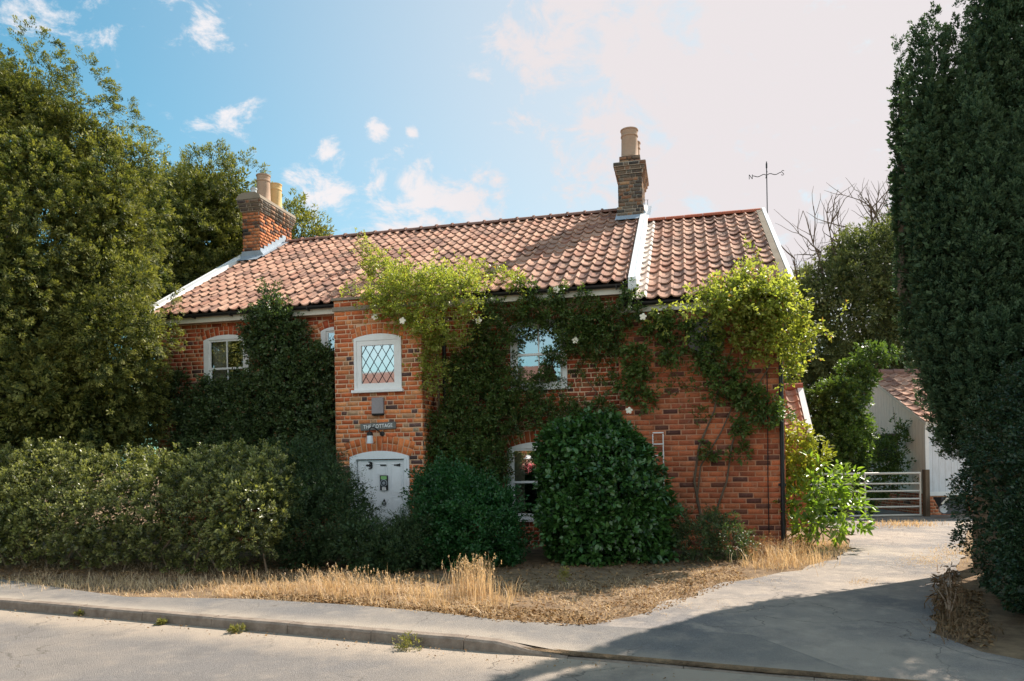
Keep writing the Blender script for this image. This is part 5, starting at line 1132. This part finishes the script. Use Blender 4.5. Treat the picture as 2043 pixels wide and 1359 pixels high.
vp_ = [gp(-200, 1150), gp(0, 1168), gp(250, 1188), gp(500, 1198), gp(700, 1212), gp(860, 1226), gp(1000, 1244), gp(1160, 1246), gp(1260, 1222), gp(1330, 1195), gp(1420, 1165), gp(1480, 1150), gp(1480, 1125), gp(1300, 1150), gp(1100, 1165), gp(900, 1155), gp(600, 1135), gp(300, 1125), gp(-200, 1105)]
front_ = [gp(430, 1188), gp(560, 1192), gp(700, 1204), gp(860, 1216), gp(990, 1228), gp(1010, 1195), gp(900, 1180), gp(700, 1168), gp(440, 1160)]
r9 = np.random.default_rng(9)
def patch(u, v, du, n, dv=6):
    q = np.array([grd(u + r9.normal(0, du), v + r9.normal(0, dv)) for _ in range(n)]); q[:, 2] = gz(q[:, 0], q[:, 1]) - .02; return q
cornr = [gp(1475, 1130), gp(1560, 1136), gp(1640, 1122), gp(1700, 1098), gp(1680, 1075), gp(1600, 1090), gp(1500, 1105)]
def clumpy(P, f, th, seed): return P[lumps(P, f, seed) + np.random.default_rng(seed).normal(0, .18, len(P)) > th]
gs = [blades(clumpy(scatter(vp_, 15000, 1), 3.5, .02, 1), .05, .007, 1.4, 1), blades(clumpy(scatter(front_, 7500, 2), 5, .0, 2), .10, .006, 1.3, 2), blades(clumpy(scatter(front_, 1100, 3), 7, .22, 3), .27, .006, .7, 3), blades(patch(945, 1190, 22, 260), .42, .007, .18, 4), blades(patch(1000, 1200, 20, 60), .28, .006, .3, 5),
      blades(patch(700, 1185, 60, 220), .30, .006, .6, 6), blades(patch(1560, 1122, 42, 420, 8), .36, .006, .8, 7), blades(scatter(cornr, 2600, 8), .11, .006, 1.1, 8), blades(patch(640, 1180, 30, 110), .3, .006, .5, 10), blades(patch(300, 1165, 150, 1500, 8), .12, .006, .8, 12), blades(patch(870, 1200, 30, 90), .3, .006, .35, 13)]
# seed heads on the tall stems
hd = []
for g_ in (gs[3], gs[5], gs[2], gs[8]):
    t = g_[4]; q = t[np.random.default_rng(3).random(len(t)) < .5]; hd.append(q)
hd = np.concatenate(hd); sh_ = np.repeat(hd, 5, 0) + np.random.default_rng(4).normal(0, .006, (len(hd) * 5, 3)); sh_[:, 2] -= np.tile(np.linspace(0, .03, 5), len(hd))
gs.append(blades(sh_ - np.array([0, 0, .01]), .022, .010, .5, 14))
grassobj('dry_grass', gs, 'strip of straw coloured dry grass along the back of the pavement', 'grass')
# patches on the driveway
dg = [blades(patch(1850, 1118, 30, 1400, 8), .035, .007, 1.5, 21), blades(patch(1720, 1160, 16, 500, 4), .03, .007, 1.6, 22), blades(clumpy(patch(1290, 1208, 80, 1500, 9), 5, 0, 27), .028, .007, 1.7, 27), blades(clumpy(patch(1440, 1160, 60, 1200, 8), 5, 0, 28), .03, .007, 1.6, 28), blades(clumpy(patch(1640, 1110, 40, 900, 10), 5, 0, 29), .035, .007, 1.5, 29), blades(clumpy(patch(1780, 1090, 60, 1600, 14), 4, .1, 30), .022, .007, 1.7, 30), blades(patch(1900, 1100, 25, 500, 8), .05, .007, 1.2, 23), blades(patch(1800, 1047, 40, 500, 3), .12, .01, .6, 24)]
grassobj('dead_weeds', [blades(patch(1895, 1205, 18, 520, 26), .12, .008, 1.1, 25), blades(patch(1930, 1255, 36, 420, 10), .06, .007, 1.4, 26)], 'brown dead weeds round the foot of the dark right hedge', 'weeds', m=leafmat('dead_weed', (.14, .08, .045), (.36, .24, .14), None, .25, .8, .1, trc=(1, .85, .6)))
wb = [pb(1530, 1108, 10.9, 20, .25), pb(1500, 1118, 10.7, 15, .2), pb(1575, 1105, 11, 20, .25), pb(1605, 1100, 11.1, 14, .2)]
plant('dry_weed_clump', tuple(grd(1545, 1125)), 'rust brown dried weeds in the straw at the right corner of the wall', 'weeds', [leafarr(wb, 330, (.20, .05), 16, (.030, .009), .4, 1., .6, 0, .2, 4, 191, (.1, 1.1), cam0=CAM)], leafmat('rust_weed', (.22, .11, .05), (.50, .32, .17), None, .35, .8, .1, trc=(1.1, .9, .6)))
grassobj('driveway_grass', dg, 'flattened tufts of dry grass scattered over the gravel driveway', 'grass')
def litter(poly, n, seed, L=(.05, .03)):
    p = scatter(poly, n, seed); r = np.random.default_rng(seed); n = len(p); p[:, 2] += .012
    az = r.uniform(0, 6.28, n); D = np.stack([np.cos(az), np.sin(az), r.normal(0, .25, n)], 1); Sd = np.stack([-np.sin(az), np.cos(az), r.normal(0, .35, n)], 1); ls = r.uniform(.5, 1.2, n)[:, None]
    D = D * L[0] * ls; Sd = Sd * L[1] * ls * .5; up = np.array([0, 0, .012])
    V = np.stack([p, p + D * .45 + Sd + up, p + D, p + D * .45 - Sd + up * .5], 1).reshape(-1, 3); dd = (V[:, 0] - K0[0]) * KN[0] + (V[:, 1] - K0[1]) * KN[1]; V[:, 2] = np.where(dd < 0, V[:, 2] - np.minimum(V[:, 2].min(), 9) * 0 - (gz(V[:, 0], V[:, 1]) - .022), np.maximum(V[:, 2], .03)); V[:, 2] = np.maximum(V[:, 2], .004)
    return V, np.arange(n)[:, None] * 4 + np.arange(4), np.repeat(np.stack([r.random(n), r.random(n), r.random(n), np.ones(n)], 1), 4, 0)
under = [gp(-100, 1150), gp(560, 1180), gp(900, 1215), gp(1100, 1230), gp(1250, 1205), gp(1480, 1140), gp(1500, 1110), gp(1300, 1120), gp(900, 1120), gp(0, 1110)]
edge = [gp(480, 1188), gp(700, 1206), gp(860, 1222), gp(1000, 1242), gp(1160, 1246), gp(1230, 1236), gp(1100, 1215), gp(900, 1205), gp(700, 1192), gp(500, 1180)]
V, F, A = merge([litter(under, 5200, 41), litter(edge, 3600, 42), litter([gp(1100, 1235), gp(1300, 1225), gp(1500, 1150), gp(1450, 1130)], 1600, 43, (.035, .02)), litter([kx(-7, -.02), kx(-7, -.28), kx(1.2, -.3), kx(1.2, -.02)], 420, 45, (.028, .014)), litter([gp(1860, 1250), gp(1980, 1290), gp(1960, 1180), gp(1870, 1170)], 900, 44)])
tag(npmesh('leaf_litter', V, F, LM_litter, None, attr=A), 'brown fallen leaves strewn under the bushes and along the verge', 'leaves', kind='stuff')
# small weeds in the gutter, a thing each
LM_weed = leafmat('weed_leaf', (.13, .13, .035), (.30, .26, .09), None, .35, .5, .3)
for (u, v, s, lab) in ((322, 1246, .05, 'tiny green weed at the kerb, the leftmost of the lit ones'), (472, 1262, .075, 'mossy yellow-green weed tuft at the kerb below the end of the hedge'), (815, 1293, .13, 'largest half dry weed tuft sprawling against the kerb'), (165, 1228, .06, 'dull weed tuft at the kerb within the left shadow')):
    c = grd(u, v, .0); c = tuple(c)
    leafm = LM_weed
    V, F, A = leafarr([(c[0], c[1], .012, s, s * .8, s * .35)], 46, (s * .55, s * .16), 12, (.026, .010), .8, .5, .5, 0, .1, 3, int(u), (.1, 1.))
    V[:, 2] = np.maximum(V[:, 2], .004); o = npmesh('kerb_weed', V - np.array(c), F, leafm, None, attr=A); o.location = c; tag(o, lab, 'weed', 'weeds along the kerb')
# lone green stalk and the dead dock by the right hedge
c = grd(1125, 1172); V, F, A = leafarr([(c[0], c[1], c[2] + .13, .025, .025, .16)], 26, (.05, .02), 12, (.035, .008), .8, .8, .4, seed=171, shell=(.1, 1.))
tag(npmesh('green_stalk', V, F, LM_weed, None, attr=A), 'single upright green weed stalk in the shade before the camellia', 'weed')
def dock():
    e = empty('dead_dock', tuple(grd(1893, 1235)), 0, 'withered brown weed with curled leaves in front of the dark right hedge', 'dead plant')
    b = grd(1893, 1235); st = []; cl = []
    for (u, v) in ((1880, 1150), (1893, 1135), (1910, 1160), (1870, 1175)):
        tp = at(u, v, b[1] + .05); mid = (b + tp) / 2 + np.array([.02, 0, .03]); st.append(([b - b, mid - b, tp - b], [.009, .007, .004])); 
        for k in range(3): q = b + (tp - b) * (.5 + .25 * k); cl.append((q[0], q[1], q[2], .04, .04, .04))
    [MB().tube(p, r, 6).build('stem', M_twig, e) for p, r in st]
    V, F, A = leafarr(cl, 34, (.09, .03), 7, (.06, .014), .8, -.2, .8, -2., .1, 3, 181, (.3, 1.2), shape='o', fold=.8)
    npmesh('leaf', V - b, F, leafmat('dead_leaf', (.10, .06, .035), (.26, .16, .09), None, .2, .8, .1, trc=(1, .8, .5)), e, attr=A)
dock()

# ------------------------------------------------------------------ gate, shed, bin
gL, gR = np.array([6.2, 17.15]), np.array([9.86, 17.62]); gd = (gR - gL) / np.linalg.norm(gR - gL); ga_ = math.atan2(gd[1], gd[0]); gl = np.linalg.norm(gR - gL)
ge = empty('field_gate', (gL[0], gL[1], .06), ga_, 'pale five barred metal field gate across the driveway', 'gate')
M_gate = paint('pale_gate_paint', (.62, .58, .52), .5, .3)
for z in (.06, .26, .45, .64, .82): MB().tube([(0, 0, z + .04), (gl, 0, z)], .021, 8).build('rail', M_gate, ge, smooth=True)
mb = MB(); mb.tube([(0, 0, 1.09), (gl, 0, 1.07)], .027, 8).build('top_rail', M_gate, ge, smooth=True)
for x in (.02, gl - 1.45, gl - .02, .02 + 1.0): MB().tube([(x, -.005, .04), (x, -.005, 1.09)], .024, 8).build('upright', M_gate, ge, smooth=True)
MB().box((gl + .09, -.06, -.1), (gl + .2, .06, 1.15)).build('gate_post', M_bark, ge)
# shed
SX, SY = 10.22, 18.0
se = empty('garden_shed', (SX, SY, .05), 0, 'white boarded shed with a clay tiled roof on a brick base beside the gate', 'shed')
sh_e, sh_r, dep = 2.36, 3.80, 5.6
def boardf(c1):
    def f(t):
        co = objco(t); sx = t.new('ShaderNodeSeparateXYZ'); t.link(co, sx.inputs[0])
        h = t.math('ADD', sx.outputs[0], sx.outputs[1]); fr = t.math('FRACT', t.math('MULTIPLY', h, 6.5))
        gr = t.ramp(fr, [(.0, 0.), (.05, 1.)]); n = t.noise(8, 6, .7, objco(t, (3, 3, .4)))
        c = t.mix(t.ramp(n, [(.45, 0.), (.8, .6)]), c1, (c1[0] * .6, c1[1] * .55, c1[2] * .5)); c = t.mix(gr, (.25, .22, .2), c)
        return pbr(t, c, .75, .2, bump=t.math('ADD', gr, t.math('MULTIPLY', n, .3)), bstr=.6, bdist=.01)
    return f
M_board = mat('cream_boarding', boardf((.82, .73, .62))); M_board2 = mat('white_boarding', boardf((.70, .72, .76)))
MB().prism([(0, .55), (dep, .55), (dep, sh_e), (dep / 2, sh_r), (0, sh_e)], 'x', 0, .04).build('gable_boarding', M_board, se)
MB().box((.04, 0, .55), (3.2, .04, sh_e)).box((3.16, 0.04, .55), (3.2, dep, sh_e)).box((0.04, dep - .04, .55), (3.16, dep, sh_e)).build('side_boarding', M_board2, se)
MB().box((-.03, -.03, .5), (.06, .0, sh_e)).box((.06, -.02, sh_e - .12), (3.2, -.003, sh_e)).box((.06, -.02, .5), (3.2, -.003, .6)).build('corner_board', M_white, se)
brick_panel('brick_base', se, M_brick_wing, M_mortar, (0.01, .01, 0), (1, 0, 0), (0, -1, 0), 3.1, .55, [], sid=71); brick_panel('brick_base', se, M_brick_wing, M_mortar, (.01, .01, 0), (0, 1, 0), (-1, 0, 0), dep, .55, [], sid=72)
wf = MB().box((-.03, 1.35, 1.35), (-.002, 2.75, 2.03)).build('window', M_dark, se); MB().box((-.05, 1.3, 2.03), (-.002, 2.8, 2.1)).build('lintel', M_bark, wf)
ang = math.degrees(math.atan2(sh_r - sh_e, dep / 2)); sl_ = math.hypot(sh_r - sh_e, dep / 2) + .2
tiles('roof', -.12, 3.3, 12, 10, -.17, sh_e - .03, sl_, M_tile, 81, ang=ang, parent=se); tiles('back_roof', -.12, 3.3, 12, 10, -.17, sh_e - .03, sl_, M_tile, 82, ang=ang, parent=se, mirror=True, yc=dep / 2)
mb = MB()
for i in range(9): mb.tube([(-.1 + i * .38, dep / 2, sh_r + .06), (.27 + i * .38, dep / 2, sh_r + .05)], [.12, .11], 10)
mb.build('ridge_tiles', M_ridge, se, smooth=True)
tr = math.tan(R_(ang)); mb = MB()
mb.prism([(-.2, sh_e - .13), (dep / 2, sh_r - .03), (dep / 2, sh_r + .05), (-.2, sh_e - .05)], 'x', -.11, -.07).prism([(dep + .2, sh_e - .13), (dep / 2, sh_r - .03), (dep / 2, sh_r + .05), (dep + .2, sh_e - .05)], 'x', -.11, -.07).build('bargeboard', M_cream, se)
# dark wheeled bin / barrow beside the shed with a slanting handle
we = empty('wheelbarrow', (10.3, 17.25, .05), 0, 'upturned black wheelbarrow leaning on the brick base of the shed', 'wheelbarrow')
mb = MB(); mb.add([(-.3, -.25, .12), (.35, -.25, .12), (.3, .2, .5), (-.25, .2, .5), (-.22, -.1, .52), (.28, -.1, .52)], [(0, 1, 5, 4), (4, 5, 2, 3), (0, 4, 3), (1, 2, 5), (0, 3, 2, 1)]).build('tray', M_black, we, bevel=.01)
MB().tube([(-.32, -.28, .36), (.55, .1, 1.0)], .022, 8).build('handle', M_cream, we); MB().lathe((-.32, -.34, .25), [(.0, -.02), (.03, -.02), (.09, -.03), (.10, 0), (.09, .03), (.03, .02), (.0, .02)], 20, axis='y').build('wheel', M_metal, we, smooth=True)

# ------------------------------------------------------------------ across the road (seen in the window glass)
ne = empty('brick_house', (-17.5, -11.2, .05), R_(-8), 'brick house with an orange pantiled roof across the road', 'house')
M_brick_sh = mat('brickwork_plain', lambda t: pbr(t, t.mix(t.noise(30, 4, .7, objco(t)), (.36, .10, .05), (.50, .19, .10)), .9, .1))
hw_ = MB().box((-7, -3.4, 0), (7, 3.4, 4.3)).build('wall', M_brick_sh, ne)
mb = MB(); mb.add([(-7.3, 3.9, 4.15), (7.3, 3.9, 4.15), (7.3, 0, 6.75), (-7.3, 0, 6.75), (7.3, -3.9, 4.15), (-7.3, -3.9, 4.15)], [(0, 3, 2, 1), (3, 5, 4, 2), (0, 1, 4, 5)]).build('roof', M_tile, ne)
for x in (-4.5, -1.5, 1.5, 4.5):
    wn = MB().box((x - .6, 3.4, 2.6), (x + .6, 3.46, 3.8)).build('window', M_white, ne); MB().box((x - .5, 3.465, 2.7), (x + .5, 3.48, 3.7)).build('pane', M_dark, wn)
nb = [(-16 + i * 1.1, -6.6 - .25 * i * .3, 1.1, .8, .7, 1.2) for i in range(12)]
plant('laurel_hedge', (-10, -7, .05), 'green hedge before the brick house across the road', 'hedge', [leafarr(nb, 1500, (.3, .2), 26, (.10, .05), 1, .3, .6, seed=201, shell=(.8, 1.05)), leafarr(nb, 500, (.3, .2), 16, (.2, .12), seed=202, shell=(.4, .8))], LM_hedge, stems=[([(-10, -7, 0), (-10, -7, 1)], [.05, .03])])
# person
def person(px, py, rz):
    e = empty('person', (px, py, 0.0), rz, 'person in a white hat, pink shirt and dark trousers holding a camera to the face', 'person')
    def skin(name, verts, edges, m, lv=2):
        me = bpy.data.meshes.new(name); me.from_pydata([v[:3] for v in verts], edges, []); o = link(name, me, e, m)
        md = o.modifiers.new('skin', 'SKIN'); md.use_smooth_shade = True; sv = me.skin_vertices[0].data
        for i, v in enumerate(verts): sv[i].radius = (v[3], v[4] if len(v) > 4 else v[3])
        sv[0].use_root = True
        o.modifiers.new('ss', 'SUBSURF').levels = lv; o.modifiers['ss'].render_levels = lv
        return o
    M_skin = mat('skin', lambda t: pbr(t, (.55, .33, .24), .55, .4)); M_pink = paint('pink_shirt', (.72, .18, .20), .85, .1, .1); M_tr = paint('dark_trousers', (.03, .03, .04), .9, .1, .1)
    # +y is forward
    B_ = [(0, 0, .95, .15, .11), (0, 0, 1.15, .14, .10), (0, 0, 1.35, .16, .11), (0, 0, 1.45, .08, .07), (0, .01, 1.53, .05), (0, .02, 1.60, .085, .095), (0, .02, 1.68, .08, .095),
          (.18, 0, 1.40, .055), (.30, .12, 1.22, .042), (.09, .24, 1.53, .03), (-.18, 0, 1.40, .055), (-.30, .12, 1.22, .042), (-.09, .24, 1.53, .03),
          (.10, 0, .85, .09), (.11, .01, .48, .06), (.12, -.02, .10, .04), (.13, .13, .04, .035), (-.10, 0, .85, .09), (-.11, .01, .48, .06), (-.12, -.02, .10, .04), (-.13, .13, .04, .035)]
    E_ = [(0, 1), (1, 2), (2, 3), (3, 4), (4, 5), (5, 6), (2, 7), (7, 8), (8, 9), (2, 10), (10, 11), (11, 12), (0, 13), (13, 14), (14, 15), (15, 16), (0, 17), (17, 18), (18, 19), (19, 20)]
    skin('body', B_, E_, M_skin)
    Sv = [(0, 0, .93, .175, .135), (0, 0, 1.15, .165, .125), (0, 0, 1.36, .185, .13), (0, 0, 1.45, .09, .085), (.19, 0, 1.40, .08), (.30, .11, 1.23, .065), (.22, .16, 1.33, .06), (-.19, 0, 1.40, .08), (-.30, .11, 1.23, .065), (-.22, .16, 1.33, .06)]
    skin('shirt', Sv, [(0, 1), (1, 2), (2, 3), (2, 4), (4, 5), (5, 6), (2, 7), (7, 8), (8, 9)], M_pink)
    Tv = [(0, 0, .93, .165, .125), (.10, 0, .84, .11), (.11, .01, .48, .08), (.12, -.02, .12, .065), (-.10, 0, .84, .11), (-.11, .01, .48, .08), (-.12, -.02, .12, .065)]
    skin('trousers', Tv, [(0, 1), (1, 2), (2, 3), (0, 4), (4, 5), (5, 6)], M_tr)
    MB().lathe((0, .02, 1.66), [(.19, -.02), (.185, .0), (.11, .03), (.10, .09), (.07, .13), (0, .14)], 20).build('hat', M_white, e, smooth=True)
    for s in (1, -1):
        for k in range(4): skin('finger', [(s * .085, .24, 1.545 + k * .019 - .02, .009), (s * .055, .275, 1.55 + k * .019 - .02, .008), (s * .025, .268, 1.55 + k * .018 - .02, .007)], [(0, 1), (1, 2)], M_skin, 1)
        skin('thumb', [(s * .09, .225, 1.52, .011), (s * .06, .23, 1.50, .009), (s * .035, .225, 1.505, .008)], [(0, 1), (1, 2)], M_skin, 1)
    c = MB().box((-.065, .19, 1.515), (.065, .24, 1.605)).build('camera_body', M_black, None, bevel=.006)
    ce = c; me = c.data; ce.location = (px, py, 0); ce.rotation_euler = (0, 0, rz); ce.name = 'hand_camera'; tag(ce, 'black camera held up to the face of the person in the pink shirt', 'camera')
    MB().lathe((0, .24, 1.56), [(.03, 0), (.032, .05), (.028, .06), (0, .055)], 18, axis='y').build('lens', M_iron, ce, smooth=True)
person(-6.55, -1.25, R_(-25))
print('leaf faces', NL)
